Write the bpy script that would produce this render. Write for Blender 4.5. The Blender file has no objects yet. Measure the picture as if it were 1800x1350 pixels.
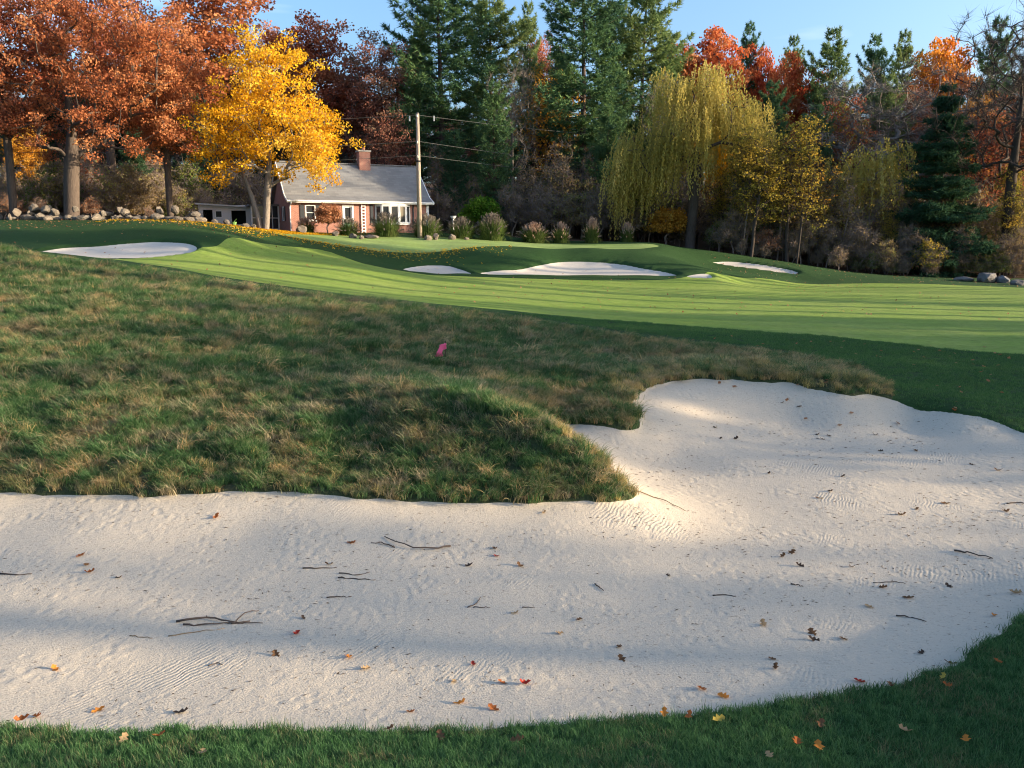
import bpy, math, random
import numpy as np
from mathutils import Vector, noise as mnoise

R = math.radians
S = bpy.context.scene
COL = S.collection

# ------------------------------------------------------------------ camera, sky, sun, exposure
CAM_H, FPX, PITCH = 4.0, 1450.0, math.atan(255 / 1450)
cam = bpy.data.cameras.new('camera'); cam_o = bpy.data.objects.new('camera', cam); COL.objects.link(cam_o)
cam.sensor_width = 36; cam.lens = 36 * FPX / 1800; cam.clip_end = 2000; cam.clip_start = 0.05
cam_o.location = (0, 0, CAM_H); cam_o.rotation_euler = (math.pi / 2 - PITCH, 0, 0)
S.camera = cam_o

SUN_ROT, SUN_EL = 96.0, 11.0
w = bpy.data.worlds.new('World'); S.world = w; w.use_nodes = True
nt = w.node_tree; bg = nt.nodes['Background']
sky = nt.nodes.new('ShaderNodeTexSky'); sky.sky_type = 'NISHITA'; sky.sun_disc = False
sky.sun_elevation = R(SUN_EL); sky.sun_rotation = R(SUN_ROT)
sky.air_density = 1.0; sky.dust_density = 4.0; sky.ozone_density = 3.6
tc = nt.nodes.new('ShaderNodeTexCoord'); mp = nt.nodes.new('ShaderNodeMapping')
mp.inputs['Scale'].default_value = (2.6, 2.6, 15); mp.inputs['Location'].default_value = (7.2, 2.2, 5.6)
nz = nt.nodes.new('ShaderNodeTexNoise'); nz.inputs['Scale'].default_value = 1.0; nz.inputs['Detail'].default_value = 4
rp = nt.nodes.new('ShaderNodeValToRGB'); rp.color_ramp.elements[0].position = .57; rp.color_ramp.elements[1].position = .95
mx = nt.nodes.new('ShaderNodeMix'); mx.data_type = 'RGBA'; mx.inputs[7].default_value = (3.2, 3.3, 3.5, 1)
nt.links.new(tc.outputs['Generated'], mp.inputs[0]); nt.links.new(mp.outputs[0], nz.inputs['Vector'])
nt.links.new(nz.outputs[0], rp.inputs[0]); nt.links.new(rp.outputs[0], mx.inputs[0])
nt.links.new(sky.outputs[0], mx.inputs[6]); nt.links.new(mx.outputs[2], bg.inputs[0])
bg.inputs[1].default_value = 0.15

sun = bpy.data.lights.new('sun', 'SUN'); sun_o = bpy.data.objects.new('sun', sun); COL.objects.link(sun_o)
sun.energy = 4.0; sun.angle = R(0.6); sun.color = (1.0, .81, .56)
SD = Vector((math.sin(R(SUN_ROT)) * math.cos(R(SUN_EL)), math.cos(R(SUN_ROT)) * math.cos(R(SUN_EL)), math.sin(R(SUN_EL))))
sun_o.rotation_euler = SD.to_track_quat('Z', 'Y').to_euler()
S.view_settings.view_transform = 'Standard'; S.view_settings.look = 'None'
S.view_settings.exposure = 1.72; S.view_settings.gamma = 1
S.render.engine = 'CYCLES'
S.cycles.use_denoising = True; S.cycles.filter_width = 1.1
S.cycles.max_bounces = 6; S.cycles.diffuse_bounces = 3; S.cycles.transmission_bounces = 4; S.cycles.transparent_max_bounces = 8

# ------------------------------------------------------------------ helpers
CP, SP = math.cos(PITCH), math.sin(PITCH)
def ray(px, py):
    u, v = px - 900, 675 - py
    return u, FPX * CP + v * SP, -FPX * SP + v * CP
def PY(px, py, Y):
    a, b, c = ray(px, py); return (a / b * Y, Y, CAM_H + c / b * Y)
def PZ(px, py, z):
    a, b, c = ray(px, py); Y = (z - CAM_H) * b / c; return (a / b * Y, Y, z)

def mesh_np(name, V, polys, mats=(), midx=None, attrs=None, smooth=False):
    me = bpy.data.meshes.new(name)
    V = np.asarray(V, np.float32).reshape(-1, 3)
    if isinstance(polys, np.ndarray): polys = [polys]
    polys = [np.asarray(p, np.int32) for p in polys if len(p)]
    tot = np.concatenate([np.full(len(p), p.shape[1], np.int32) for p in polys])
    loops = np.concatenate([p.ravel() for p in polys])
    me.vertices.add(len(V)); me.vertices.foreach_set('co', V.ravel())
    me.loops.add(len(loops)); me.loops.foreach_set('vertex_index', loops)
    st = np.concatenate([[0], np.cumsum(tot)[:-1]]).astype(np.int32)
    me.polygons.add(len(tot)); me.polygons.foreach_set('loop_start', st)
    if midx is not None: me.polygons.foreach_set('material_index', np.asarray(midx, np.int32))
    me.polygons.foreach_set('use_smooth', np.full(len(tot), smooth))
    for k, a in (attrs or {}).items():
        d = me.attributes.new(k, 'FLOAT', 'FACE'); d.data.foreach_set('value', np.asarray(a, np.float32))
    for m in mats: me.materials.append(m)
    me.update(calc_edges=True)
    return me

def obj(name, me, parent=None, loc=None, rot=None, scale=None, link=True):
    o = bpy.data.objects.new(name, me)
    if link: COL.objects.link(o)
    if parent: o.parent = parent
    if loc is not None: o.location = loc
    if rot is not None: o.rotation_euler = rot
    if scale is not None: o.scale = scale
    return o
def tag(o, label, cat, group=None, kind=None):
    o['label'] = label; o['category'] = cat
    if group: o['group'] = group
    if kind: o['kind'] = kind
    return o
def empty(name, loc=(0, 0, 0), rz=0, scale=(1, 1, 1)):
    o = bpy.data.objects.new(name, None); COL.objects.link(o)
    o.location = loc; o.rotation_euler = (0, 0, rz); o.scale = scale; o.empty_display_size = .2
    return o

class MB:
    """collects boxes and prisms into one mesh"""
    def __init__(s): s.v = []; s.f = []
    def add(s, vs, fs):
        n = len(s.v); s.v += [tuple(p) for p in vs]; s.f += [tuple(i + n for i in f) for f in fs]; return s
    def box(s, x0, x1, y0, y1, z0, z1):
        return s.add([(x0,y0,z0),(x1,y0,z0),(x1,y1,z0),(x0,y1,z0),(x0,y0,z1),(x1,y0,z1),(x1,y1,z1),(x0,y1,z1)],
                     [(0,3,2,1),(4,5,6,7),(0,1,5,4),(1,2,6,5),(2,3,7,6),(3,0,4,7)])
    def prism(s, poly, d0, d1, axis='x'):
        n = len(poly)
        mk = {'x': lambda a, b, d: (d, a, b), 'y': lambda a, b, d: (a, d, b), 'z': lambda a, b, d: (a, b, d)}[axis]
        vs = [mk(a, b, d0) for a, b in poly] + [mk(a, b, d1) for a, b in poly]
        fs = [tuple(range(n))[::-1], tuple(range(n, 2 * n))] + [(i, (i + 1) % n, n + (i + 1) % n, n + i) for i in range(n)]
        return s.add(vs, fs)
    def tube(s, pts, rad, sides=6):
        V, F = tube_np(np.array(pts, float), np.broadcast_to(np.array(rad, float), (len(pts),)).copy(), sides)
        n = len(s.v); s.v += [tuple(p) for p in V]; s.f += [tuple(int(i) + n for i in f) for f in F]
        s.f += [tuple(range(n, n + sides))[::-1], tuple(range(len(s.v) - sides, len(s.v)))]
        return s
    def build(s, name, mat, parent=None, bevel=0, smooth=False, **k):
        me = bpy.data.meshes.new(name); me.from_pydata(s.v, [], s.f); me.materials.append(mat)
        if smooth: me.polygons.foreach_set('use_smooth', np.full(len(me.polygons), True))
        me.update()
        o = obj(name, me, parent, **k)
        if bevel:
            b = o.modifiers.new('bevel', 'BEVEL'); b.width = bevel; b.segments = 1; b.limit_method = 'ANGLE'
        return o

def tube_np(P, r, sides):
    n = len(P)
    T = np.gradient(P, axis=0); T /= np.linalg.norm(T, axis=1, keepdims=True) + 1e-9
    ref = np.where(np.abs(T[:, 2:3]) > .9, np.array([[1., 0, 0]]), np.array([[0, 0, 1.]]))
    A = np.cross(T, ref); A /= np.linalg.norm(A, axis=1, keepdims=True) + 1e-9
    for i in range(1, n):                                  # keep rings from twisting
        a = A[i - 1] - T[i] * (A[i - 1] @ T[i]); l = np.linalg.norm(a)
        if l > 1e-4: A[i] = a / l
    B = np.cross(T, A)
    th = np.arange(sides) / sides * 2 * math.pi
    V = P[:, None] + r[:, None, None] * (np.cos(th)[None, :, None] * A[:, None] + np.sin(th)[None, :, None] * B[:, None])
    i = np.arange(n - 1)[:, None] * sides; j = np.arange(sides)[None]; k = (j + 1) % sides
    F = np.stack([i + j, i + k, i + sides + k, i + sides + j], -1).reshape(-1, 4)
    return V.reshape(-1, 3), F

# ------------------------------------------------------------------ materials
class NT:
    def __init__(s, name):
        s.m = bpy.data.materials.new(name); s.m.use_nodes = True; s.t = s.m.node_tree; s.t.nodes.clear()
        s.out = s.n('ShaderNodeOutputMaterial')
    def n(s, t, **k):
        x = s.t.nodes.new(t)
        for a, b in k.items(): setattr(x, a, b)
        return x
    def l(s, a, b): s.t.links.new(a, b)
    def pos(s): return s.n('ShaderNodeNewGeometry').outputs['Position']
    def noise(s, scale, detail=3, vec=None, dist=0, rough=.55):
        x = s.n('ShaderNodeTexNoise'); x.inputs['Scale'].default_value = scale; x.inputs['Detail'].default_value = detail
        x.inputs['Distortion'].default_value = dist; x.inputs['Roughness'].default_value = rough
        if vec is not None: s.l(vec, x.inputs['Vector'])
        return x.outputs[0]
    def scaled(s, vec, sc, rot=0):
        x = s.n('ShaderNodeMapping'); x.inputs['Scale'].default_value = sc; x.inputs['Rotation'].default_value = (0, 0, rot)
        s.l(vec, x.inputs[0]); return x.outputs[0]
    def ramp(s, fac, stops):
        x = s.n('ShaderNodeValToRGB'); e = x.color_ramp.elements
        while len(e) < len(stops): e.new(.5)
        for q, (p, c) in zip(e, stops): q.position = p; q.color = (*c, 1) if len(c) == 3 else c
        s.l(fac, x.inputs[0]); return x.outputs[0]
    def mix(s, fac, a, b, mode='MIX'):
        x = s.n('ShaderNodeMix', data_type='RGBA', blend_type=mode)
        for i, q in ((0, fac), (6, a), (7, b)):
            if isinstance(q, (int, float)): x.inputs[i].default_value = q
            elif isinstance(q, tuple): x.inputs[i].default_value = (*q, 1)
            else: s.l(q, x.inputs[i])
        return x.outputs[2]
    def math(s, op, a, b=None):
        x = s.n('ShaderNodeMath', operation=op)
        for i, q in ((0, a), (1, b)):
            if q is None: continue
            if isinstance(q, (int, float)): x.inputs[i].default_value = q
            else: s.l(q, x.inputs[i])
        return x.outputs[0]
    def bump(s, h, strength, dist, prev=None):
        x = s.n('ShaderNodeBump'); x.inputs['Strength'].default_value = strength; x.inputs['Distance'].default_value = dist
        s.l(h, x.inputs['Height'])
        if prev is not None: s.l(prev, x.inputs['Normal'])
        return x.outputs[0]
    def attr(s, name='rnd'):
        return s.n('ShaderNodeAttribute', attribute_name=name).outputs['Fac']
    def orand(s): return s.n('ShaderNodeObjectInfo').outputs['Random']
    def bsdf(s, col, rough=.8, bump=None, spec=.3, metal=0):
        p = s.n('ShaderNodeBsdfPrincipled')
        if isinstance(col, tuple): p.inputs['Base Color'].default_value = (*col, 1)
        else: s.l(col, p.inputs['Base Color'])
        if isinstance(rough, (int, float)): p.inputs['Roughness'].default_value = rough
        else: s.l(rough, p.inputs['Roughness'])
        p.inputs['Specular IOR Level'].default_value = spec; p.inputs['Metallic'].default_value = metal
        if bump is not None: s.l(bump, p.inputs['Normal'])
        s.l(p.outputs[0], s.out.inputs[0]); return s.m
    def leafy(s, col, trans=.4, gain=1.0):
        d = s.n('ShaderNodeBsdfDiffuse'); t = s.n('ShaderNodeBsdfTranslucent'); m = s.n('ShaderNodeMixShader')
        s.l(col, d.inputs[0]); s.l(col, t.inputs[0]); m.inputs[0].default_value = trans
        s.l(d.outputs[0], m.inputs[1]); s.l(t.outputs[0], m.inputs[2]); s.l(m.outputs[0], s.out.inputs[0]); return s.m

def leaf_mat(name, cols, trans=.4, patch=.22):
    t = NT(name); f = t.attr()
    n = t.noise(patch, 2, t.pos())
    f2 = t.math('ADD', t.math('MULTIPLY', f, .62), t.math('MULTIPLY', t.math('SUBTRACT', n, .5), 1.1))
    f2 = t.math('ADD', f2, .19)
    k = len(cols)
    return t.leafy(t.ramp(f2, [((i + .3) / k, c) for i, c in enumerate(cols)]), trans)
def bark_mat(name, a, b):
    t = NT(name); p = t.n('ShaderNodeTexCoord').outputs['Object']
    n = t.noise(3.0, 5, t.scaled(p, (4, 4, .7)), 0.6); n2 = t.noise(.8, 2, p)
    c = t.mix(n2, t.ramp(n, [(.3, a), (.7, b)]), b)
    return t.bsdf(c, .95, t.bump(n, .8, .05), .1)
def plain(name, c, rough=.7, var=.12, spec=.3, metal=0, scale=6):
    t = NT(name); n = t.noise(scale, 4, t.n('ShaderNodeTexCoord').outputs['Object'])
    col = t.mix(n, tuple(x * (1 - var) for x in c), tuple(min(1, x * (1 + var)) for x in c))
    return t.bsdf(col, rough, t.bump(n, .15, .01), spec, metal)

M = {}
# --- sand
def sand_mat():
    t = NT('bunker_sand'); p = t.pos()
    big = t.noise(.35, 3, p); fine = t.noise(55, 3, p); mid = t.noise(7, 4, p)
    col = t.mix(t.math('MULTIPLY', fine, .7), (.53, .455, .355), (.385, .325, .25))
    col = t.mix(t.ramp(big, [(.35, (0, 0, 0)), (.7, (.5, .5, .5))]), col, (.48, .405, .31))
    col = t.mix(t.ramp(t.noise(26, 2, p, .4), [(.60, (0, 0, 0)), (.70, (.6, .6, .6))]), col, (.27, .23, .18))  # dark grains and dirt, plus shading of small pits put into the colour
    # little raked ripples in patches, pocks and prints elsewhere
    wv = t.n('ShaderNodeTexWave', wave_type='BANDS', bands_direction='X'); t.l(t.scaled(p, (1, 1, 0), .5), wv.inputs['Vector'])
    wv.inputs['Scale'].default_value = 6.0; wv.inputs['Distortion'].default_value = 9; wv.inputs['Detail'].default_value = 3; wv.inputs['Detail Scale'].default_value = .6
    mask = t.ramp(t.noise(.5, 3, p), [(.56, (0, 0, 0)), (.68, (1, 1, 1))])
    rip = t.math('MULTIPLY', wv.outputs[0], mask)
    vo = t.n('ShaderNodeTexVoronoi', feature='SMOOTH_F1'); vo.inputs['Scale'].default_value = 9; t.l(t.scaled(p, (1, .8, 0)), vo.inputs['Vector'])
    pock = t.math('MULTIPLY', t.ramp(vo.outputs[0], [(.08, (0, 0, 0)), (.45, (1, 1, 1))]), t.ramp(t.noise(1.3, 3, p), [(.42, (0, 0, 0)), (.62, (1, 1, 1))]))
    b = t.bump(fine, .6, .011); b = t.bump(t.noise(24, 3, p), .35, .014, b); b = t.bump(mid, .25, .022, b); wf = t.n('ShaderNodeTexWave', wave_type='BANDS', bands_direction='Y'); t.l(t.scaled(p, (.55, 1, 0), .25), wf.inputs['Vector'])
    wf.inputs['Scale'].default_value = 11; wf.inputs['Distortion'].default_value = 14; wf.inputs['Detail'].default_value = 3; wf.inputs['Detail Scale'].default_value = .5
    b = t.bump(wf.outputs[0], .22, .006, b); b = t.bump(rip, .4, .012, b); b = t.bump(pock, .4, .018, b)
    return t.bsdf(col, .95, b, .15)
M['sand'] = sand_mat()
def far_sand():
    t = NT('far_sand'); p = t.pos()
    return t.bsdf(t.mix(t.noise(3, 4, p), (.55, .495, .425), (.45, .40, .335)), .95, t.bump(t.noise(12, 3, p), .3, .02), .1)
M['far_sand'] = far_sand()
def turf(name, a, b, c, bump=.03, stripe=0, leafs=0, spk=40):
    t = NT(name); p = t.pos()
    n1 = t.noise(.25, 3, p); n2 = t.noise(spk, 3, p); n3 = t.noise(2.2, 4, p)
    col = t.mix(n2, a, b); col = t.mix(t.ramp(t.math('ADD', t.math('MULTIPLY', n1, .5), t.math('MULTIPLY', n3, .5)), [(.42, (0, 0, 0)), (.62, (1, 1, 1))]), col, c)
    if stripe:
        wv = t.n('ShaderNodeTexWave', wave_type='BANDS', bands_direction='Y'); t.l(t.scaled(p, (1, 1, 0), .06), wv.inputs['Vector'])
        wv.inputs['Scale'].default_value = .17; wv.inputs['Distortion'].default_value = .6
        col = t.mix(t.math('MULTIPLY', t.ramp(wv.outputs[0], [(.44, (0, 0, 0)), (.56, (1, 1, 1))]), stripe), col, tuple(x * 1.5 for x in b))
    col = t.mix(t.ramp(t.noise(9, 5, t.scaled(p, (.35, 1, 1), .1), 1.0), [(.45, (0, 0, 0)), (.72, (.55, .55, .55))]), col, tuple(x * .55 for x in a))
    bm = t.bump(n2, .9, bump); bm = t.bump(n3, .35, .06, bm)
    return t.bsdf(col, .9, bm, .12)
M['fairway'] = turf('fairway_turf', (.135, .205, .034), (.21, .292, .052), (.22, .275, .065), .03, .14, spk=26)
M['green'] = turf('green_turf', (.18, .26, .07), (.24, .33, .10), (.23, .30, .11), .01, .2)
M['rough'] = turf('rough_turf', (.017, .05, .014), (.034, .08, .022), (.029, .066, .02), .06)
M['soil'] = turf('fescue_base', (.035, .055, .02), (.055, .07, .028), (.07, .07, .035), .08, spk=14)
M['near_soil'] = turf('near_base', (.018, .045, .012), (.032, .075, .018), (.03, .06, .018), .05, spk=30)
M['forest'] = turf('leaf_litter', (.075, .045, .028), (.13, .075, .04), (.10, .065, .035), .1, spk=6)

# --- blades
def blade_mat(name, cols, tan, amount, scale=1.1, trans=.35):
    t = NT(name); p = t.pos(); f = t.attr(); o = t.orand()
    c = t.ramp(f, [((i + .2) / len(cols), q) for i, q in enumerate(cols)])
    n = t.math('ADD', t.math('MULTIPLY', t.noise(scale, 4, p, .8), .85), t.math('ADD', t.math('MULTIPLY', o, .25), t.math('MULTIPLY', f, .12)))
    c = t.mix(t.ramp(n, [(.62 - amount, (0, 0, 0)), (.74 - amount, (.95, .95, .95))]), c, t.ramp(t.attr(), [(.1, tan[0]), (.55, tan[1]), (.9, tan[2])]))
    return t.leafy(c, trans)
M['fescue'] = blade_mat('fescue_blades', [(.035, .095, .03), (.075, .16, .055), (.15, .235, .10)], [(.26, .20, .115), (.42, .345, .215), (.50, .40, .25)], -.045, 1.25)
M['dry_fescue'] = blade_mat('dry_fescue_blades', [(.10, .14, .05), (.17, .19, .08), (.26, .25, .13)], [(.34, .25, .13), (.52, .41, .24), (.56, .36, .16)], .05, 1.5)
M['straw'] = blade_mat('sun_gold_straw_blades', [(.20, .19, .06), (.32, .27, .09), (.44, .36, .13)], [(.36, .27, .11), (.54, .42, .18), (.60, .46, .20)], .08, 1.5)  # dry straw, with the gold of sunlight mixed into the colour
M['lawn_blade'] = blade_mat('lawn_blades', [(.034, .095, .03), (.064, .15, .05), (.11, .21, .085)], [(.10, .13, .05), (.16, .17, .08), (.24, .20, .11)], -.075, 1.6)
M['rough_blade'] = blade_mat('rough_blades', [(.04, .11, .032), (.075, .165, .05), (.12, .215, .08)], [(.05, .10, .03), (.08, .11, .04), (.1, .11, .05)], -.14, .8)

# --- leaves and bark
L = {}
L['oak'] = leaf_mat('rust_oak_leaves', [(.18, .06, .03), (.34, .115, .05), (.47, .175, .075), (.52, .235, .10)])
L['redoak'] = leaf_mat('russet_leaves', [(.16, .045, .03), (.31, .09, .048), (.41, .14, .07), (.45, .205, .105)])
L['maroon'] = leaf_mat('maroon_leaves', [(0.135, 0.054, 0.047), (0.243, 0.095, 0.068), (0.324, 0.149, 0.095), (0.297, 0.203, 0.121)])
L['yellow'] = leaf_mat('golden_maple_leaves', [(.50, .23, .015), (.68, .36, .02), (.78, .46, .03), (.74, .50, .08)], .45)
L['red'] = leaf_mat('red_maple_leaves', [(.30, .05, .03), (.46, .10, .04), (.55, .17, .06), (.52, .26, .12)])
L['orange'] = leaf_mat('orange_maple_leaves', [(.50, .13, .02), (.66, .22, .03), (.70, .28, .04), (.62, .26, .06)])
L['amber'] = leaf_mat('amber_leaves', [(0.312, 0.144, 0.024), (0.504, 0.240, 0.036), (0.600, 0.312, 0.048), (0.480, 0.312, 0.072)])
L['willow'] = leaf_mat('willow_leaves', [(.21, .185, .05), (.37, .31, .075), (.50, .40, .10), (.56, .45, .15)], .45)
L['olive'] = leaf_mat('olive_alder_leaves', [(0.100, 0.125, 0.031), (0.225, 0.213, 0.044), (0.400, 0.300, 0.050), (0.575, 0.375, 0.062)], .45)
L['pine'] = leaf_mat('white_pine_needles', [(0.047, 0.101, 0.061), (0.074, 0.149, 0.081), (0.108, 0.189, 0.081), (0.149, 0.230, 0.081)], .25)
L['pine2'] = leaf_mat('light_pine_needles', [(0.075, 0.125, 0.056), (0.125, 0.194, 0.075), (0.188, 0.250, 0.088), (0.225, 0.275, 0.112)], .3)
L['spruce'] = leaf_mat('dark_spruce_needles', [(0.023, 0.055, 0.034), (0.036, 0.078, 0.046), (0.052, 0.104, 0.052), (0.065, 0.117, 0.052)], .2)
L['lime'] = leaf_mat('green_shrub_leaves', [(.05, .12, .015), (.09, .19, .02), (.15, .27, .03), (.2, .3, .04)], .4)
L['copper'] = leaf_mat('copper_shrub_leaves', [(.24, .09, .045), (.36, .16, .08), (.44, .22, .12), (.4, .24, .14)])
L['brush'] = leaf_mat('thicket_leaves', [(0.133, 0.104, 0.057), (0.228, 0.171, 0.085), (0.323, 0.228, 0.104), (0.285, 0.285, 0.095)])
L['greenbrush'] = leaf_mat('thicket_green_leaves', [(0.051, 0.085, 0.025), (0.102, 0.145, 0.034), (0.170, 0.187, 0.051), (0.272, 0.204, 0.068)])
B = {}
B['oak'] = bark_mat('oak_bark', (.035, .027, .022), (.11, .085, .07))
B['grey'] = bark_mat('grey_bark', (.075, .062, .053), (.23, .195, .165))
B['dark'] = bark_mat('dark_bark', (.022, .018, .016), (.075, .06, .05))
B['pine'] = bark_mat('pine_bark', (.035, .026, .022), (.11, .08, .065))
B['twig'] = bark_mat('twig_bark', (.11, .085, .07), (.28, .215, .175))

# ------------------------------------------------------------------ terrain control points
FB_NEAR = [(-600, 1240, .12), (-300, 1255, .12), (0, 1270, .12), (150, 1284, .12), (450, 1277, .12), (700, 1279, .12), (900, 1272, .12), (1100, 1262, .12), (1200, 1255, .12),
           (1300, 1243, .13), (1400, 1226, .14), (1520, 1205, .15), (1620, 1183, .17), (1680, 1163, .18), (1715, 1138, .19), (1757, 1103, .2), (1800, 1075, .2), (1900, 1010, .2), (2050, 900, .2)]
FB_BACK = [(2150, 840, .15), (1950, 805, .18), (1800, 757, .2), (1680, 722, .4), (1560, 696, .55), (1480, 689, .65), (1380, 671, .78), (1250, 662, .85), (1180, 667, .82), (1130, 685, .75),
           (1110, 703, .68), (1126, 742, .45), (1090, 750, .45), (1030, 743, .48), (965, 735, .5)]
FB_NOSE = [(955, 748, .5), (1005, 782, .45), (1052, 815, .40), (1095, 848, .33), (1116, 867, .28)]
FB_FRONT = [(1085, 875, .27), (1000, 879, .28), (850, 878, .3), (700, 872, .33), (600, 867, .36), (430, 858, .4), (250, 866, .36), (150, 865, .36), (0, 860, .38), (-300, 850, .4), (-600, 845, .4)]
front_poly = [PZ(*q) for q in FB_NEAR + FB_BACK + FB_NOSE + FB_FRONT]
far_polys = {
 'left': [PY(*q) for q in [(62, 440, 41.5), (80, 446, 41), (130, 450.5, 41), (200, 453, 41), (260, 451, 41.4), (320, 444, 42.2), (345, 434, 43.5), (335, 426, 45), (280, 422, 46), (230, 424, 45.6), (170, 429, 44.6), (110, 432, 43.5)]],
 'centre': [PY(*q) for q in [(843, 477, 55.5), (860, 480.5, 55), (950, 481.5, 55), (1050, 482, 55), (1130, 482, 55), (1188, 482.5, 55), (1175, 477, 56), (1130, 469, 57), (1090, 462, 58.2), (1030, 457.5, 59), (985, 458, 59), (950, 463, 58), (910, 471, 56.6), (870, 473, 56.2)]],
 'small': [PY(*q) for q in [(708, 471, 55.6), (730, 476, 55), (780, 479, 54.8), (828, 479, 54.8), (815, 472, 55.6), (790, 465, 56.8), (755, 463.5, 57), (725, 466, 56.4)]],
 'tiny': [PY(*q) for q in [(1205, 483, 54.5), (1225, 486.5, 54), (1250, 486, 54), (1248, 479.5, 55), (1225, 479, 55)]],
 'right': [PY(*q) for q in [(1252, 459, 64), (1275, 464, 63), (1320, 470, 62.2), (1370, 476, 61.5), (1405, 478.5, 61.2), (1385, 471, 62.4), (1340, 463, 63.6), (1290, 457.5, 64.6)]],
}
ctrl = list(front_poly)
for k in far_polys: ctrl += far_polys[k]
ctrl += [PZ(*q) for q in [  # sand floor
    (0, 1150, 0), (450, 1180, -.02), (900, 1180, -.02), (1300, 1150, 0), (0, 1000, .02), (450, 1030, -.03), (900, 1030, -.03), (1350, 1000, -.02), (1700, 1000, .03),
    (0, 920, .12), (430, 925, .14), (850, 930, .1), (1200, 930, 0), (1500, 880, 0), (1800, 880, .02), (1300, 810, .04), (1550, 800, .02), (1800, 810, .05), (1250, 730, .3), (1400, 730, .22), (1600, 740, .14), (1180, 790, .1)]]
ctrl += [PY(*q) for q in [
    # mound and nose
    (1050, 800, 12.4), (1000, 760, 12.8), (940, 725, 13.4), (870, 700, 14.0), (760, 690, 14.6), (900, 800, 12.5), (1000, 830, 12.15), (700, 790, 13.0), (940, 712, 16.0), (800, 680, 17.0),
    (100, 750, 13.8), (100, 650, 17), (100, 550, 23), (100, 490, 29), (-300, 700, 15.5), (-300, 550, 23), (-300, 450, 31), (300, 760, 13.6), (300, 650, 17.2), (300, 560, 22.5), (300, 500, 29),
    (500, 760, 13.6), (500, 650, 17.8), (500, 570, 23), (700, 640, 19.5), (700, 580, 24), (900, 640, 20), (900, 590, 25), (1100, 650, 20.5), (1100, 690, 17.6), (1250, 640, 21), (1400, 645, 21.2),
    # fescue far edge
    (-300, 425, 36), (0, 435, 35), (60, 446, 34), (150, 459, 33.4), (260, 473, 33), (380, 493, 32), (540, 516, 31.5), (700, 533, 31), (850, 551, 29.5), (1000, 573, 28), (1100, 590, 26.5), (1250, 606, 25), (1400, 624, 23.5), (1500, 641, 22), (1545, 668, 20.2),
    # right rough and fairway
    (1700, 660, 21.5), (1800, 690, 19.5), (1700, 610, 27), (1800, 600, 28), (1500, 560, 34), (1800, 545, 40), (1500, 515, 50), (1800, 512, 53), (1300, 580, 29), (1300, 530, 42), (1100, 545, 36), (1100, 515, 45), (1100, 497, 52),
    (900, 520, 39), (900, 500, 46), (700, 500, 41), (600, 478, 42), (400, 476, 37.5), (500, 440, 50), (600, 455, 49), (420, 445, 45), (800, 487, 51), (650, 468, 51), (1300, 497, 55), (1400, 490, 60), (1600, 492, 60), (1700, 493, 63), (1800, 497, 62),
    # left bunker lip, upper left lawn
    (250, 412, 47.0), (340, 410, 47.2), (392, 419, 46.5), (150, 418, 46.4), (60, 424, 44.5), (200, 396, 50.5), (300, 395, 51), (60, 402, 50), (0, 415, 45), (0, 395, 53), (380, 404, 52), (0, 387, 57), (200, 386, 57), (330, 388, 58), (-300, 385, 57), (-300, 405, 46),
    # centre bunker lip and green
    (640, 461, 54), (720, 454, 57.6), (765, 452, 58.6), (840, 447, 58.8), (900, 440, 60.2), (950, 438, 60.5), (1040, 439.5, 60.5), (1120, 446, 59.6), (1200, 458, 58.4), (960, 437.5, 62.6), (1080, 438.5, 62.8), (1285, 479, 58), (830, 466, 57.2),
    (560, 420, 60), (700, 412, 66), (760, 430, 62), (900, 430, 64), (1100, 431, 66), (1160, 428, 68), (1200, 436, 68), (1240, 442, 66.5), (1300, 448, 68), (1400, 463, 68), (1500, 479, 66), (1230, 470, 60), (1330, 484, 58), (1160, 437, 64), (500, 407, 62), (420, 398, 60)]]
ctrl += [(-17, 66, 4.55), (-7, 72, 4.5), (-20, 74, 4.7), (-30, 70, 5.4), (-45, 70, 5.6), (0, 74, 4.2), (10, 76, 3.7), (20, 76, 2.6), (30, 74, 1.5), (42, 72, 1.2), (55, 70, 1.3),
         (-60, 100, 8), (-20, 100, 7), (20, 100, 5.5), (60, 100, 4), (-60, 150, 13), (0, 150, 13), (60, 150, 11), (120, 150, 9), (120, 60, 2), (-100, 60, 6), (-120, 150, 13), (120, 100, 5),
         (45, 45, .7), (45, 30, .7), (45, 15, .7), (60, 0, .8), (90, 30, 1), (120, 0, 1), (120, -25, 1.5), (-60, 40, 4.8), (-60, 15, 2.5), (-40, 25, 3), (-30, 8, 1.6), (-120, -25, 3), (-120, 20, 4), (-18, 9, .2), (-20, 5.5, .8),
         (0, 0, 2.25), (0, 2.5, 1.45), (-4, 2.5, 1.4), (4, 2.6, 1.5), (-8, 0, 2.2), (8, 0, 2.3), (0, -10, 2.7), (-30, -10, 2.8), (30, -10, 2.2), (0, -25, 3), (60, -25, 2),
         (5.6, 5.2, .98), (6.2, 6.2, .80), (7, 6.9, .66), (8, 7.2, .58), (8, 8.3, .28), (8, 4, 1.5), (11, 9, .22), (9.5, 10.5, .2), (14, 12, .3), (20, 14, .4), (20, 5, .9), (30, 10, .8), (30, 25, .6), (13, 15.8, .25)]
ctrl += [PY(px, 1350, 5.1) for px in (-500, 0, 450, 900, 1350)] + [PY(1750, 1350, 5.0), PY(1800, 1220, 6.1)]
CT = np.array(ctrl, float)
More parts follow.
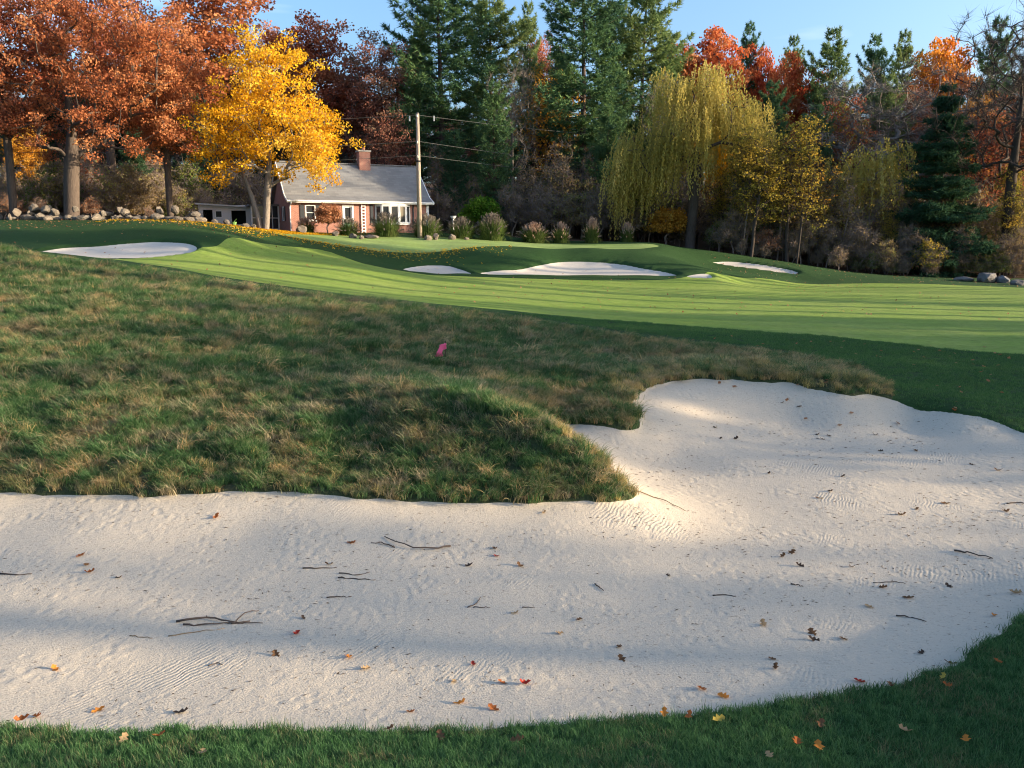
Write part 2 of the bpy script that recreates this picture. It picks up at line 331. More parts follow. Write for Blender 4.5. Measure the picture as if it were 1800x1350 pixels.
def tps_fit(C, lam):
    n = len(C); d = np.linalg.norm(C[:, None, :2] - C[None, :, :2], axis=2)
    with np.errstate(divide='ignore', invalid='ignore'): K = np.where(d > 0, d * d * np.log(d + 1e-12), 0)
    Pm = np.c_[np.ones(n), C[:, :2]]
    A = np.zeros((n + 3, n + 3)); A[:n, :n] = K + lam * np.eye(n); A[:n, n:] = Pm; A[n:, :n] = Pm.T
    return np.linalg.lstsq(A, np.r_[C[:, 2], 0, 0, 0], rcond=None)[0]
TW = tps_fit(CT, 0.08)
def tps(XY):
    XY = np.asarray(XY, float).reshape(-1, 2); out = np.empty(len(XY))
    for i in range(0, len(XY), 20000):
        q = XY[i:i + 20000]
        d2 = (q[:, None, 0] - CT[None, :, 0]) ** 2 + (q[:, None, 1] - CT[None, :, 1]) ** 2
        out[i:i + 20000] = (.5 * d2 * np.log(d2 + 1e-12)) @ TW[:len(CT)] + TW[-3] + q @ TW[-2:]
    return out
def catmull(P, n=6, closed=True):
    P = np.array(P, float)[:, :2]; out = []
    N = len(P)
    for i in range(N if closed else N - 1):
        g = lambda k: P[(i + k) % N] if closed else P[min(max(i + k, 0), N - 1)]
        a, b, c, d = g(-1), g(0), g(1), g(2)
        for t in np.arange(n) / n:
            out.append(.5 * (2 * b + (c - a) * t + (2 * a - 5 * b + 4 * c - d) * t * t + (3 * b - 3 * c + d - a) * t ** 3))
    return np.array(out)
def sdf(XY, poly, pad=3.0):
    """signed distance, negative inside"""
    XY = np.asarray(XY, float); out = np.full(len(XY), pad + 1.)
    lo, hi = poly.min(0) - pad, poly.max(0) + pad
    idx = np.where(((XY > lo) & (XY < hi)).all(1))[0]
    a = poly; b = np.roll(poly, -1, 0); ab = b - a; l2 = (ab ** 2).sum(1) + 1e-12
    for s in range(0, len(idx), 20000):
        q = XY[idx[s:s + 20000]]
        pa = q[:, None] - a[None]
        t = np.clip((pa * ab).sum(2) / l2, 0, 1)
        d = np.sqrt(((pa - t[..., None] * ab) ** 2).sum(2).min(1))
        cond = ((a[None, :, 1] > q[:, None, 1]) != (b[None, :, 1] > q[:, None, 1]))
        with np.errstate(divide='ignore', invalid='ignore'):
            xi = a[None, :, 0] + (q[:, None, 1] - a[None, :, 1]) / (b - a)[None, :, 1] * ab[None, :, 0]
        ins = ((cond & (q[:, None, 0] < xi)).sum(1) % 2) == 1
        out[idx[s:s + 20000]] = np.where(ins, -d, d)
    return out
rng = np.random.default_rng(7)
def wobble(P, amp, seed):
    return np.array([p + amp * np.array([mnoise.noise(Vector((p[0] * 2.3, p[1] * 2.3, seed))), mnoise.noise(Vector((p[0] * 2.3, p[1] * 2.3, seed + 9)))]) for p in P])
FRONT = wobble(wobble(catmull(front_poly, 10), .09, 3) * 2.2, .07, 5) / 2.2
FAR = {k: catmull(v, 5) for k, v in far_polys.items()}
FESCUE = catmull([PY(*q) for q in [(-300, 425, 36), (0, 434, 35), (60, 445, 34), (150, 458, 33.4), (260, 472, 33), (380, 492, 32), (540, 515, 31.5), (700, 532, 31), (850, 550, 29.5), (1000, 572, 28), (1100, 589, 26.5), (1250, 605, 25), (1400, 623, 23.5), (1500, 640, 22), (1545, 667, 20.2), (1568, 700, 17.8)]]
                 + [(5, 13, 0), (3, 10.2, 0), (-3, 10.5, 0), (-14, 10.5, 0), (-30, 16, 0), (-32, 25, 0)], 4)
FAIR = catmull([PY(*q) for q in [(-100, 452, 36.5), (60, 453, 37), (200, 460, 36.5), (380, 486, 34), (540, 508, 33.4), (700, 525, 32.6), (900, 546, 31.5), (1100, 566, 30.5), (1300, 584, 29), (1500, 600, 28), (1800, 628, 25.5), (2300, 660, 24), (2400, 520, 50), (1800, 505, 56), (1500, 493, 58), (1290, 484, 56.5), (1150, 489, 53), (840, 487, 53), (700, 483, 53.5), (640, 468, 53), (560, 440, 55), (430, 430, 49), (360, 444, 43.8), (200, 456, 40)]], 4)
GREEN = catmull([PY(*q) for q in [(480, 411, 58.5), (600, 424, 58.5), (700, 437, 58.8), (790, 440, 60.2), (900, 437, 62), (1040, 436, 63), (1130, 440, 63.5), (1150, 431, 66.5), (1000, 429, 67), (850, 427, 67), (700, 420, 66), (560, 410, 63)]], 4)
def xy(*p): return np.array(p, float)
WOODS = xy((-140, 58.5), (-30, 58.8), (-24, 60), (-25.5, 78), (-4, 80), (2, 70.5), (14, 71), (22, 70), (30, 67), (44, 66), (60, 62), (70, 45), (75, -30), (140, -30), (140, 170), (-140, 170))

# ------------------------------------------------------------------ ground sheets (clipped from one terrain grid)
ys = np.concatenate([np.linspace(-26, 4.3, 16)[:-1], np.exp(np.linspace(math.log(4.3), math.log(88), 540)), np.linspace(88, 165, 26)[1:]])
ui = np.linspace(-1.06, 1.06, 420); uo = (np.arange(1, 23) / 22) ** 2
rows = []
for y in ys:
    hw = .645 * max(y, 4) + 1.6
    inn = ui * hw
    rows.append(np.r_[(-hw * 1.06 - (140 - hw * 1.06) * uo)[::-1], inn, hw * 1.06 + (140 - hw * 1.06) * uo])
GX = np.array(rows); GY = np.repeat(ys[:, None], GX.shape[1], 1)
nr, nc = GX.shape
XY = np.c_[GX.ravel(), GY.ravel()]
# terrain height: TPS evaluated on a coarser subset of columns would lose detail, so evaluate everywhere
Z = tps(XY)
SDF_FRONT = sdf(XY, FRONT); SDF_FAR = {k: sdf(XY, v) for k, v in FAR.items()}
def lipdrop(d, depth, wid): return -depth * np.clip(.5 - d / wid, 0, 1) ** .7
def fine(XY):
    x, y = XY[:, 0], XY[:, 1]
    return .012 * (np.sin(x * 1.7 + .6 * np.sin(y * 1.1)) * np.sin(y * 1.3 + .8 * np.sin(x * .9)))
Z += fine(XY) + lipdrop(SDF_FRONT, .07, .12)
for k in SDF_FAR: Z += lipdrop(SDF_FAR[k], .22, .4)
SF = sdf(XY, FESCUE, 3)
def lumps(Q, sf, sb):
    x, y = Q[:, 0], Q[:, 1]; m = np.clip(-sf / .8, 0, 1) * np.clip(sb / .6, 0, 1)
    return m * (.07 * np.sin(x * 2.3 + 1.4 * np.sin(y * 1.9)) * np.sin(y * 2.6 + 1.2 * np.sin(x * 1.6)) + .045 * np.sin(x * 5.3 + 2 * np.sin(y * 3.1)) * np.sin(y * 4.7 + x))
Z += lumps(XY, SF, SDF_FRONT)
def ground(x, y):
    q = np.array([[x, y]], float); z = tps(q) + fine(q) + lipdrop(sdf(q, FRONT), .07, .12)
    for k in FAR: z = z + lipdrop(sdf(q, FAR[k]), .22, .4)
    return float(z[0])
def ground_many(Q):
    Q = np.asarray(Q, float); z = tps(Q) + fine(Q) + lipdrop(sdf(Q, FRONT), .07, .12)
    for k in FAR: z = z + lipdrop(sdf(Q, FAR[k]), .22, .4)
    return z

i = (np.arange(nr - 1)[:, None] * nc + np.arange(nc - 1)[None]).ravel()
TRI = np.concatenate([np.c_[i, i + 1, i + nc + 1], np.c_[i, i + nc + 1, i + nc]])
VTX = np.c_[XY, Z]
FIELDS = dict(front=SDF_FRONT, **SDF_FAR, fescue=SF, fair=sdf(XY, FAIR, 6), green=sdf(XY, GREEN, 6), woods=sdf(XY, WOODS, 400))
NEARF = XY[:, 1] - 9.5
FIELDS['near'] = NEARF
def clip(T, key):
    """split triangles along field==0; returns inside (<0), outside"""
    global VTX
    g = FIELDS[key]; g[np.abs(g) < 1e-5] = 1e-5
    s = g[T] < 0; c = s.sum(1)
    inn, out = [T[c == 3]], [T[c == 0]]
    mixm = (c == 1) | (c == 2)
    if mixm.any():
        t, sm, cm = T[mixm], s[mixm], c[mixm]
        lone = np.where((cm == 1)[:, None], sm, ~sm).argmax(1)
        r = np.arange(len(t)); a, b, d = t[r, lone], t[r, (lone + 1) % 3], t[r, (lone + 2) % 3]
        E = np.r_[np.c_[a, b], np.c_[a, d]]; E = np.sort(E, 1)
        U, inv = np.unique(E, axis=0, return_inverse=True); inv = inv.ravel()
        f = g[U[:, 0]] / (g[U[:, 0]] - g[U[:, 1]])
        base = len(VTX)
        VTX = np.r_[VTX, VTX[U[:, 0]] * (1 - f[:, None]) + VTX[U[:, 1]] * f[:, None]]
        for k in FIELDS: FIELDS[k] = np.r_[FIELDS[k], FIELDS[k][U[:, 0]] * (1 - f) + FIELDS[k][U[:, 1]] * f]
        FIELDS[key][base:] = 1e-5
        p, q = base + inv[:len(t)], base + inv[len(t):]
        t1 = np.c_[a, p, q]; t2 = np.r_[np.c_[p, b, d], np.c_[p, d, q]]
        l1 = cm == 1; l2 = np.r_[l1, l1]
        inn += [t1[l1], t2[~l2]]; out += [t1[~l1], t2[l2]]
    return np.concatenate(inn), np.concatenate(out)
def sheet(name, T, mat, label, cat):
    u, inv = np.unique(T, return_inverse=True)
    o = obj(name, mesh_np(name, VTX[u], inv.reshape(-1, 3), [mat], smooth=True))
    return tag(o, label, cat, kind='structure')
T = TRI
a, T = clip(T, 'front'); sheet('bunker_sand', a, M['sand'], 'large pale sand bunker filling the foreground, strewn with leaves', 'bunker')
for k, lb in (('left', 'pale sand bunker at far left below the stone wall'), ('centre', 'broad white sand bunker in front of the putting green'), ('small', 'short sand bunker just left of the broad central one'),
              ('tiny', 'tiny patch of sand at the right end of the central bunker'), ('right', 'thin sliver of sand bunker right of the putting green')):
    a, T = clip(T, k); sheet('bunker_sand', a, M['far_sand'], lb, 'bunker')
a, T = clip(T, 'woods'); sheet('forest_floor', a, M['forest'], 'brown leaf littered woodland floor behind the course', 'forest floor')
a, T = clip(T, 'fescue'); sheet('mound', a, M['soil'], 'grassy mound rising behind the foreground bunker', 'mound')
a, T = clip(T, 'fair'); sheet('fairway', a, M['fairway'], 'mown fairway striped by long tree shadows', 'fairway')
a, T = clip(T, 'green'); sheet('putting_green', a, M['green'], 'smooth pale putting green below the house', 'putting green')
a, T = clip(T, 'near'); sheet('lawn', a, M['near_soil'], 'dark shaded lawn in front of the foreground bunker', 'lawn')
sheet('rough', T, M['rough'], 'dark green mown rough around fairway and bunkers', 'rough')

# ------------------------------------------------------------------ scatter by geometry nodes (stuff)
def scatter(name, P, rot, scl, idx, sources, label, cat):
    me = bpy.data.meshes.new(name); me.vertices.add(len(P)); me.vertices.foreach_set('co', np.asarray(P, np.float32).ravel())
    for nm, ty, d in (('rot', 'FLOAT_VECTOR', rot), ('scl', 'FLOAT', scl), ('idx', 'INT', idx)):
        at = me.attributes.new(nm, ty, 'POINT')
        at.data.foreach_set('vector' if ty == 'FLOAT_VECTOR' else 'value', np.asarray(d, np.int32 if ty == 'INT' else np.float32).ravel())
    o = obj(name, me); tag(o, label, cat, kind='stuff')
    g = bpy.data.node_groups.new(name, 'GeometryNodeTree')
    g.interface.new_socket('Geometry', in_out='INPUT', socket_type='NodeSocketGeometry'); g.interface.new_socket('Geometry', in_out='OUTPUT', socket_type='NodeSocketGeometry')
    N, K = g.nodes.new, g.links.new
    gi, go = N('NodeGroupInput'), N('NodeGroupOutput'); iop = N('GeometryNodeInstanceOnPoints'); jn = N('GeometryNodeJoinGeometry')
    for s in reversed(sources):
        oi = N('GeometryNodeObjectInfo'); oi.inputs['Object'].default_value = s; oi.inputs['As Instance'].default_value = True
        K(oi.outputs['Geometry'], jn.inputs[0])
    def na(nm, ty):
        x = N('GeometryNodeInputNamedAttribute'); x.data_type = ty; x.inputs[0].default_value = nm; return x.outputs[0]
    er = N('FunctionNodeEulerToRotation'); K(na('rot', 'FLOAT_VECTOR'), er.inputs[0])
    K(gi.outputs[0], iop.inputs['Points']); K(jn.outputs[0], iop.inputs['Instance']); iop.inputs['Pick Instance'].default_value = True
    K(na('idx', 'INT'), iop.inputs['Instance Index']); K(er.outputs[0], iop.inputs['Rotation']); K(na('scl', 'FLOAT'), iop.inputs['Scale'])
    K(iop.outputs[0], go.inputs[0])
    md = o.modifiers.new('scatter', 'NODES'); md.node_group = g
    return o

def clump(name, n, length, width, spread, lean, mat, seed, segs=3, dirbias=None):
    r = np.random.default_rng(seed)
    base = r.normal(0, spread, (n, 2)); az = r.uniform(0, 2 * math.pi, n)
    if dirbias is not None: az = np.where(r.random(n) < .65, r.normal(dirbias, .7, n), az)
    Ln = length * r.uniform(.55, 1.15, n); ln = np.clip(r.normal(lean, .25, n), .05, 1.45)
    W = width * r.uniform(.7, 1.2, n)
    d = np.c_[np.cos(az), np.sin(az)]; side = np.c_[-d[:, 1], d[:, 0]]
    tw = r.normal(0, .6, n); sv = np.c_[side * np.cos(tw)[:, None], np.sin(tw)]
    V = np.zeros((n, segs * 2 + 1, 3)); p = np.c_[base, np.full(n, -.02)]; ang = ln * .35
    for k in range(segs + 1):
        ww = W * (1 - k / segs) ** .6 * .5
        if k < segs:
            V[:, 2 * k] = p - sv * ww[:, None]; V[:, 2 * k + 1] = p + sv * ww[:, None]
        else: V[:, 2 * k] = p
        st = Ln / segs
        p = p + np.c_[d * (np.sin(ang) * st)[:, None], np.cos(ang) * st]; ang = ang + ln * 1.3 / segs
    m = segs * 2 + 1; o = (np.arange(n) * m)[:, None]
    Q = np.concatenate([o + np.array([[2 * k, 2 * k + 1, 2 * k + 3, 2 * k + 2]]) for k in range(segs - 1)])
    Tt = o + np.array([[2 * segs - 2, 2 * segs - 1, 2 * segs]])
    rn = r.random(n)
    me = mesh_np(name, V.reshape(-1, 3), [Q, Tt], [mat], attrs={'rnd': np.r_[np.tile(rn, segs - 1), rn]}, smooth=True)
    return obj(name, me, link=False)

def sample(poly, n, seed, weight=None, extra=None):
    r = np.random.default_rng(seed); lo, hi = poly.min(0), poly.max(0)
    Q = r.uniform(lo, hi, (n, 2)); Q = Q[sdf(Q, poly) < 0]
    if weight is not None: Q = Q[r.random(len(Q)) < weight(Q)]
    return Q
def in_view(Q, m=1.15): return np.abs(Q[:, 0]) < .62 * m * Q[:, 1] + 1.0

# fescue on the mound
Q = sample(FESCUE, 150000, 11)
Q = Q[in_view(Q) & (sdf(Q, FRONT) > .015)]
r = np.random.default_rng(12)
keep = r.random(len(Q)) < np.clip(1.25 * (13.0 / Q[:, 1]) ** 1.3, 0, 1)
Q = Q[keep]
print('fescue', len(Q))
zz = ground_many(Q) + lumps(Q, sdf(Q, FESCUE), sdf(Q, FRONT))
# blades lean downhill and with the breeze
e = .15
z0_ = tps(Q); gx = (tps(Q + [e, 0]) - z0_) / e; gy = (tps(Q + [0, e]) - z0_) / e
dh = np.arctan2(-gy, -gx) + r.normal(0, .8, len(Q))
sc = np.clip((Q[:, 1] / 13) ** .35, .85, 1.4) * r.uniform(.40, .88, len(Q)) * (1 + .35 * np.array([mnoise.noise(Vector((q[0] * 1.9, q[1] * 1.5, 7.7))) for q in Q]))
patch = np.array([mnoise.noise(Vector((q[0] * .8, q[1] * .5, 4.2))) for q in Q])
edge = sdf(Q, FRONT)
dry = (patch + r.normal(0, .10, len(Q)) > .30) | ((edge < .7) & (r.random(len(Q)) < .35)) | ((Q[:, 0] > 3.0) & (Q[:, 1] > 17) & (r.random(len(Q)) < .75)) | ((Q[:, 0] > -.1) & (Q[:, 1] < 14.6) & (edge < 1.1) & (np.abs(Q[:, 1] - 14.6 + Q[:, 0] * 1.1) < .9) & (r.random(len(Q)) < .8))
sc *= np.clip(.55 + (sdf(Q, FESCUE) * -1) / 2.5, .55, 1)
far = Q[:, 1] > 17
var = r.integers(0, 3, len(Q))
idx = np.where(dry, 3 + var, var)
big = r.random(len(Q)) < .10; idx = np.where(big, 6 + (var > 0), idx)
nose = (Q[:, 0] > -.3) & (Q[:, 1] < 14.8) & (np.abs(Q[:, 1] - 14.75 + Q[:, 0] * 1.1) < .75)  # nose ridge: real straw, its sunlit gold edge painted by tuft colour
fringe = (Q[:, 0] > 2.2) & (Q[:, 1] > 17) & (edge < 1.6)
idx = np.where((nose & (r.random(len(Q)) < .7)) | (fringe & (r.random(len(Q)) < .35)) | (r.random(len(Q)) < .03), 8 + (var > 0), idx)
src = [clump('fescue_tuft', 40, .27, .0125, .06, .9, M['fescue'], 20 + k, 3, 0) for k in range(3)] + [clump('dry_fescue_tuft', 38, .29, .012, .06, 1.0, M['dry_fescue'], 30 + k, 3, 0) for k in range(3)] + [clump('fescue_tussock', 70, .46, .012, .10, 1.15, M['dry_fescue'], 37, 4, 0), clump('fescue_tussock', 70, .44, .0125, .10, 1.05, M['fescue'], 38, 4, 0)] + [clump('sun_gold_straw_tuft', 40, .28, .012, .06, .95, M['straw'], 40 + k, 3, 0) for k in range(2)]
scatter('fescue_grass', np.c_[Q, zz], np.c_[np.zeros((len(Q), 2)), dh], sc, idx, src, 'long unmown green and straw coloured fescue grass covering the mound', 'grass')

# lawn blades in front of the bunker
NEARP = xy((-5.2, 4.2), (5.6, 4.2), (8.5, 6.5), (8.5, 9.0), (5.8, 8.6), (4.6, 7.9), (-6.5, 7.2), (-6.5, 4.2))
r = np.random.default_rng(40)
Q = r.uniform((-7, 4.0), (9, 9.2), (36000, 2)); Q = Q[(sdf(Q, FRONT) > .01) & (Q[:, 1] < 9.1) & in_view(Q, 1.2)]
print('lawn', len(Q))
sc = r.uniform(.65, 1.15, len(Q))
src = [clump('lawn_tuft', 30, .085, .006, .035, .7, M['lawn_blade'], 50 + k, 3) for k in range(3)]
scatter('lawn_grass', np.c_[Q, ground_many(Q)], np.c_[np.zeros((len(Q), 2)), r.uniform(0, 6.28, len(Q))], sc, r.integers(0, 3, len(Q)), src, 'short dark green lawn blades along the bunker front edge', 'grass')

# shorter rough beside and behind the bunker
r = np.random.default_rng(60)
RP = catmull([PY(*q) for q in [(1560, 700, 18), (1540, 660, 20), (1400, 618, 24), (1100, 583, 27.5), (900, 552, 30.5), (1100, 566, 30.5), (1300, 585, 29), (1500, 601, 28), (1800, 629, 25.5), (2000, 640, 25), (2000, 820, 15.4), (1800, 757, 16.2), (1680, 722, 17.4)]], 4)
Q = sample(RP, 26000, 61); Q = Q[(sdf(Q, FRONT) > .01) & (sdf(Q, FESCUE) > -.1) & in_view(Q)]
print('rough', len(Q))
sc = r.uniform(.7, 1.2, len(Q)) * np.clip(sdf(Q, FRONT) * .4 + .7, .7, 1)
src = [clump('rough_tuft', 30, .085, .008, .06, .75, M['rough_blade'], 70 + k, 2) for k in range(3)]
scatter('rough_grass', np.c_[Q, ground_many(Q)], np.c_[np.zeros((len(Q), 2)), r.uniform(0, 6.28, len(Q))], sc, r.integers(0, 3, len(Q)), src, 'short dark green rough grass right of the mound', 'grass')

# ------------------------------------------------------------------ tree generators
def kites(P, A, N, Ln, W):
    """leaf kites: centre P, long axis A, normal N"""
    Bv = np.cross(N, A); Bv /= np.linalg.norm(Bv, axis=1, keepdims=True) + 1e-9
    A = A / (np.linalg.norm(A, axis=1, keepdims=True) + 1e-9)
    Ln = np.broadcast_to(Ln, len(P))[:, None]; W = np.broadcast_to(W, len(P))[:, None]
    V = np.stack([P - A * Ln * .5, P + Bv * W * .5 - A * Ln * .05, P + A * Ln * .5, P - Bv * W * .5 - A * Ln * .05], 1)
    return V.reshape(-1, 3), np.arange(len(P) * 4).reshape(-1, 4)
def unit(r, n):
    v = r.normal(size=(n, 3)); return v / np.linalg.norm(v, axis=1, keepdims=True)
def leaf_mesh(name, C, rc, n, size, seed, flat=.6, droop=.3, clumpvar=.68):
    r = np.random.default_rng(seed); m = len(C)
    cnt = r.poisson(n, m); ci = np.repeat(np.arange(m), cnt)
    P = np.asarray(C)[ci] + unit(r, len(ci)) * (r.random(len(ci)) ** .45)[:, None] * (np.broadcast_to(rc, m)[ci])[:, None] * np.array([1, 1, flat])
    A = unit(r, len(ci)) + np.array([0, 0, -droop]); N = unit(r, len(ci)) + np.array([0, 0, .6])
    Ln = size * r.uniform(.65, 1.25, len(ci))
    V, F = kites(P, A, N, Ln, Ln * .72)
    rn = np.clip(r.random(len(ci)) * (1 - clumpvar) + r.random(m)[ci] * clumpvar, 0, 1)
    return mesh_np(name, V, F, attrs={'rnd': rn})
def lobes_points(r, lobes, n, shell=.5):
    vol = np.array([l[3] * l[4] * l[5] for l in lobes]); ci = r.choice(len(lobes), n, p=vol / vol.sum())
    Lb = np.array(lobes)[ci]
    return Lb[:, :3] + unit(r, n) * (r.random(n) ** shell)[:, None] * Lb[:, 3:]
def grow(r, trunk, targets, step=.9, r_tip=.018, expo=2.3, sag=.05, up=.35, wig=.10):
    """join every target to the nearest suitable node; returns nodes, parents, branches"""
    nodes = [np.array(p, float) for p in trunk]; par = [-1] + list(range(len(trunk) - 1)); branches = []
    order = np.argsort(np.linalg.norm(targets - np.array(trunk[-1]) * np.array([1, 1, .55]), axis=1))
    fork = trunk[max(1, int(len(trunk) * .35))][2]
    NA = np.zeros((len(trunk) + len(targets) * 14, 3)); NA[:len(nodes)] = nodes; k = len(nodes)
    ok0 = NA[:, 2] >= -1
    for ti in order:
        t = targets[ti]; nd = NA[:k]; dv = t - nd; d = np.linalg.norm(dv, axis=1) + 1e-6
        cost = d * (1 + 1.1 * np.clip(.25 - dv[:, 2] / d, 0, 2)) + np.where(nd[:, 2] < min(fork, t[2]), 3.0, 0)
        j = int(cost.argmin()); dd = d[j]; m = max(2, int(dd / step) + 1)
        if k + m >= len(NA): break
        pd = nd[j] - nd[par[j]] if par[j] >= 0 else np.array([0, 0, 1.]); pd = pd / (np.linalg.norm(pd) + 1e-9)
        c1 = nd[j] + (pd * .5 + np.array([0, 0, up])) * dd * .4; c2 = t - (t - nd[j]) * .25 + np.array([0, 0, -sag * dd])
        s = (np.arange(1, m + 1) / m)[:, None]
        pts = (1 - s) ** 3 * nd[j] + 3 * s * (1 - s) ** 2 * c1 + 3 * s * s * (1 - s) * c2 + s ** 3 * t
        pts[:-1] += r.normal(0, wig * step, (m - 1, 3))
        ids = []
        for q in range(m):
            NA[k] = pts[q]; par.append(j if q == 0 else k - 1); ids.append(k); k += 1
        branches.append([j] + ids)
    nd = NA[:k]; par = np.array(par); area = np.zeros(k)
    ch = np.zeros(k, int); np.add.at(ch, par[par >= 0], 1)
    area[ch == 0] = 1
    for i in range(k - 1, 0, -1): area[par[i]] += area[i]
    rad = r_tip * area ** (1 / expo)
    return nd, par, rad, branches
def tree_mesh(name, nd, rad, branches, ntrunk, flare=1.35, tips=None, r=None, base_r=None):
    Vs, Fs, off = [], [], 0
    def put(V, F):
        nonlocal off
        Vs.append(V); Fs.append(F + off); off += len(V)
    tr = rad[:ntrunk].copy()
    if base_r: tr *= base_r / tr[0]; 
    tr[0] *= flare
    k = base_r / rad[0] if base_r else 1
    put(*tube_np(nd[:ntrunk], tr, 9))
    for b in branches:
        rr = rad[b].copy(); rr[0] = min(rr[0], rr[1] * 1.35)
        if base_r: rr = np.minimum(rr * (1 + (k - 1) * np.clip(rr / rad[0], 0, 1)), tr.max())
        put(*tube_np(nd[b], rr, 6 if rr[0] > .09 else (4 if rr[0] > .035 else 3)))
    quads = np.concatenate(Fs); V = np.concatenate(Vs)
    polys = [quads]
    if tips is not None:                                        # fine twigs as slim triangles
        C, n, ln, wd = tips; m = len(C) * n; ci = np.repeat(np.arange(len(C)), n)
        D = unit(r, m) + np.array([0, 0, .25]); D /= np.linalg.norm(D, axis=1, keepdims=True)
        P0 = np.asarray(C)[ci] + unit(r, m) * .12; sd = np.cross(D, unit(r, m)); sd /= np.linalg.norm(sd, axis=1, keepdims=True) + 1e-9
        l = ln * r.uniform(.4, 1.2, m)[:, None]
        TV = np.stack([P0 - sd * wd / 2, P0 + sd * wd / 2, P0 + D * l + unit(r, m) * l * .12], 1).reshape(-1, 3)
        polys.append(np.arange(m * 3).reshape(-1, 3) + len(V)); V = np.r_[V, TV]
    return mesh_np(name, V, polys, smooth=True)
def trunk_path(r, h, n=8, lean=(0, 0), wob=.18):
    s = np.linspace(0, 1, n); P = np.c_[lean[0] * s * h + np.cumsum(r.normal(0, wob / 2, n)) * s, lean[1] * s * h + np.cumsum(r.normal(0, wob / 2, n)) * s, s * h]
    P[0] = 0; P = np.r_[[[0, 0, -.6]], P]; P[0, :2] = 0
    return P

TREES = {}
def broadleaf(key, seed, trunk_h, lobes, n, leaf_n, leaf, rc, lean=(0, 0), base_r=.3, sag=.05, twigs=0, stems=None, flat=.6, r_tip=.018, twl=.7, twd=.022, wig=.1, shell=.5):
    r = np.random.default_rng(seed)
    C = lobes_points(r, lobes, n, shell); C[:, 2] = np.maximum(C[:, 2], 1.2)
    tr = trunk_path(r, trunk_h, 8, lean)
    nd, par, rad, br = grow(r, tr, C, r_tip=r_tip, sag=sag, wig=wig)
    tips = (C, twigs, twl, twd) if twigs else None
    tm = tree_mesh(key + '_trunk', nd, rad, br, len(tr), tips=tips, r=r, base_r=base_r)
    cm = leaf_mesh(key + '_crown', C, rc, leaf_n, leaf, seed + 1, flat) if leaf_n else None
    H = max(p[2] + p[5] for p in lobes)
    TREES[key] = (tm, cm, H)

broadleaf('oak_hero', 101, 10.5, [(0, 0, 12.5, 5.6, 5, 6), (5.2, 0, 10.5, 5.2, 4.6, 5.6), (-2.2, 0, 9, 3.6, 4.5, 4.5), (8.2, .5, 8.2, 3, 3.6, 3.8), (3, -1, 16, 6, 5, 4), (4.5, -3, 6.4, 4.2, 2.8, 2.2), (8.5, 0, 13.5, 3.4, 4, 4)], 330, 82, .20, .80, (.05, 0), .60, shell=.6, twigs=5, twl=1.0, twd=.03)
broadleaf('oak_b', 111, 11, [(0, 0, 11, 4.6, 4.6, 5.5), (1.5, 0, 15, 4, 4, 4), (-2, 1, 8, 3.2, 3.4, 3)], 220, 100, .22, 1.05, (.02, 0), .3, twigs=4, twl=1.0, twd=.03)
broadleaf('oak_c', 121, 13, [(0, 0, 14, 3.8, 3.8, 5.5), (1.8, 0, 10.5, 3.2, 3, 3.5), (-1.6, 0, 17.5, 2.8, 2.8, 3)], 180, 95, .25, 1.05, (0, 0), .28, twigs=4, twl=1.0, twd=.03)
broadleaf('maple_gold', 131, 7.5, [(.8, 0, 9.5, 5.2, 4.6, 4.6), (-2.6, 0, 6.6, 3.6, 3.8, 3.2), (4.0, 0, 6.4, 3.4, 3.6, 3.4), (.6, 0, 12.6, 3.4, 3.2, 2.6), (4.6, -.5, 4.8, 2.0, 2.4, 1.8), (-3.4, -.4, 4.6, 2.0, 2.4, 1.8)], 310, 86, .19, .86, (.08, 0), .27, shell=.62, twigs=5, twl=.9, twd=.025)
broadleaf('maple_b', 141, 9, [(0, 0, 13, 5.2, 5.2, 6.5), (2.5, 0, 16.5, 3.5, 3.5, 4), (-2.5, 0, 15.5, 3.4, 3.6, 4)], 190, 75, .34, 1.15, (0, 0), .3)
broadleaf('sparse', 151, 11, [(0, 0, 12, 4, 4, 6.5), (2, 0, 15, 3, 3, 3)], 170, 22, .30, 1.0, (0, 0), .25, twigs=9, r_tip=.02)
broadleaf('tall_oak', 156, 22, [(0, 0, 21.5, 2.8, 2.8, 3.2), (.8, 0, 23.5, 2, 2, 2)], 70, 45, .32, 1.1, (.004, 0), .30)
broadleaf('bare_a', 161, 13, [(0, 0, 14, 5.5, 5, 8), (3, 0, 17, 4, 4, 4), (-3.5, 0, 12, 4, 3, 5)], 300, 0, .3, 1, (.02, 0), .36, twigs=24, r_tip=.016, twl=1.2, twd=.03, wig=.06)
broadleaf('bare_b', 171, 7, [(0, 0, 9.5, 6, 4, 4), (-4, 0, 8, 3.5, 3, 3), (4.5, 0, 9, 4, 3, 4)], 210, 0, .3, 1, (-.05, 0), .34, twigs=24, sag=-.1, r_tip=.018, twl=1.0, twd=.03, wig=.12)
broadleaf('alder_a', 181, 9, [(0, 0, 8.5, 1.9, 1.9, 3.6), (.8, 0, 5.5, 1.8, 1.6, 2.6), (-.7, 0, 10, 1.4, 1.4, 1.8)], 170, 30, .15, .6, (.04, 0), .12, twigs=16, r_tip=.013, twl=.7, twd=.02)
broadleaf('alder_b', 191, 8, [(0, 0, 7.5, 2.2, 1.9, 3.6), (-1, 0, 5, 1.8, 1.6, 2.4)], 130, 7, .20, .6, (-.05, 0), .10, twigs=18, r_tip=.013, twl=.75, twd=.02)
broadleaf('sapling', 201, 5.5, [(0, 0, 5.2, 1.5, 1.5, 2.6), (.4, 0, 3, 1.3, 1.3, 1.5)], 70, 6, .2, .6, (.06, 0), .07, twigs=16, r_tip=.01, twl=.75, twd=.018)
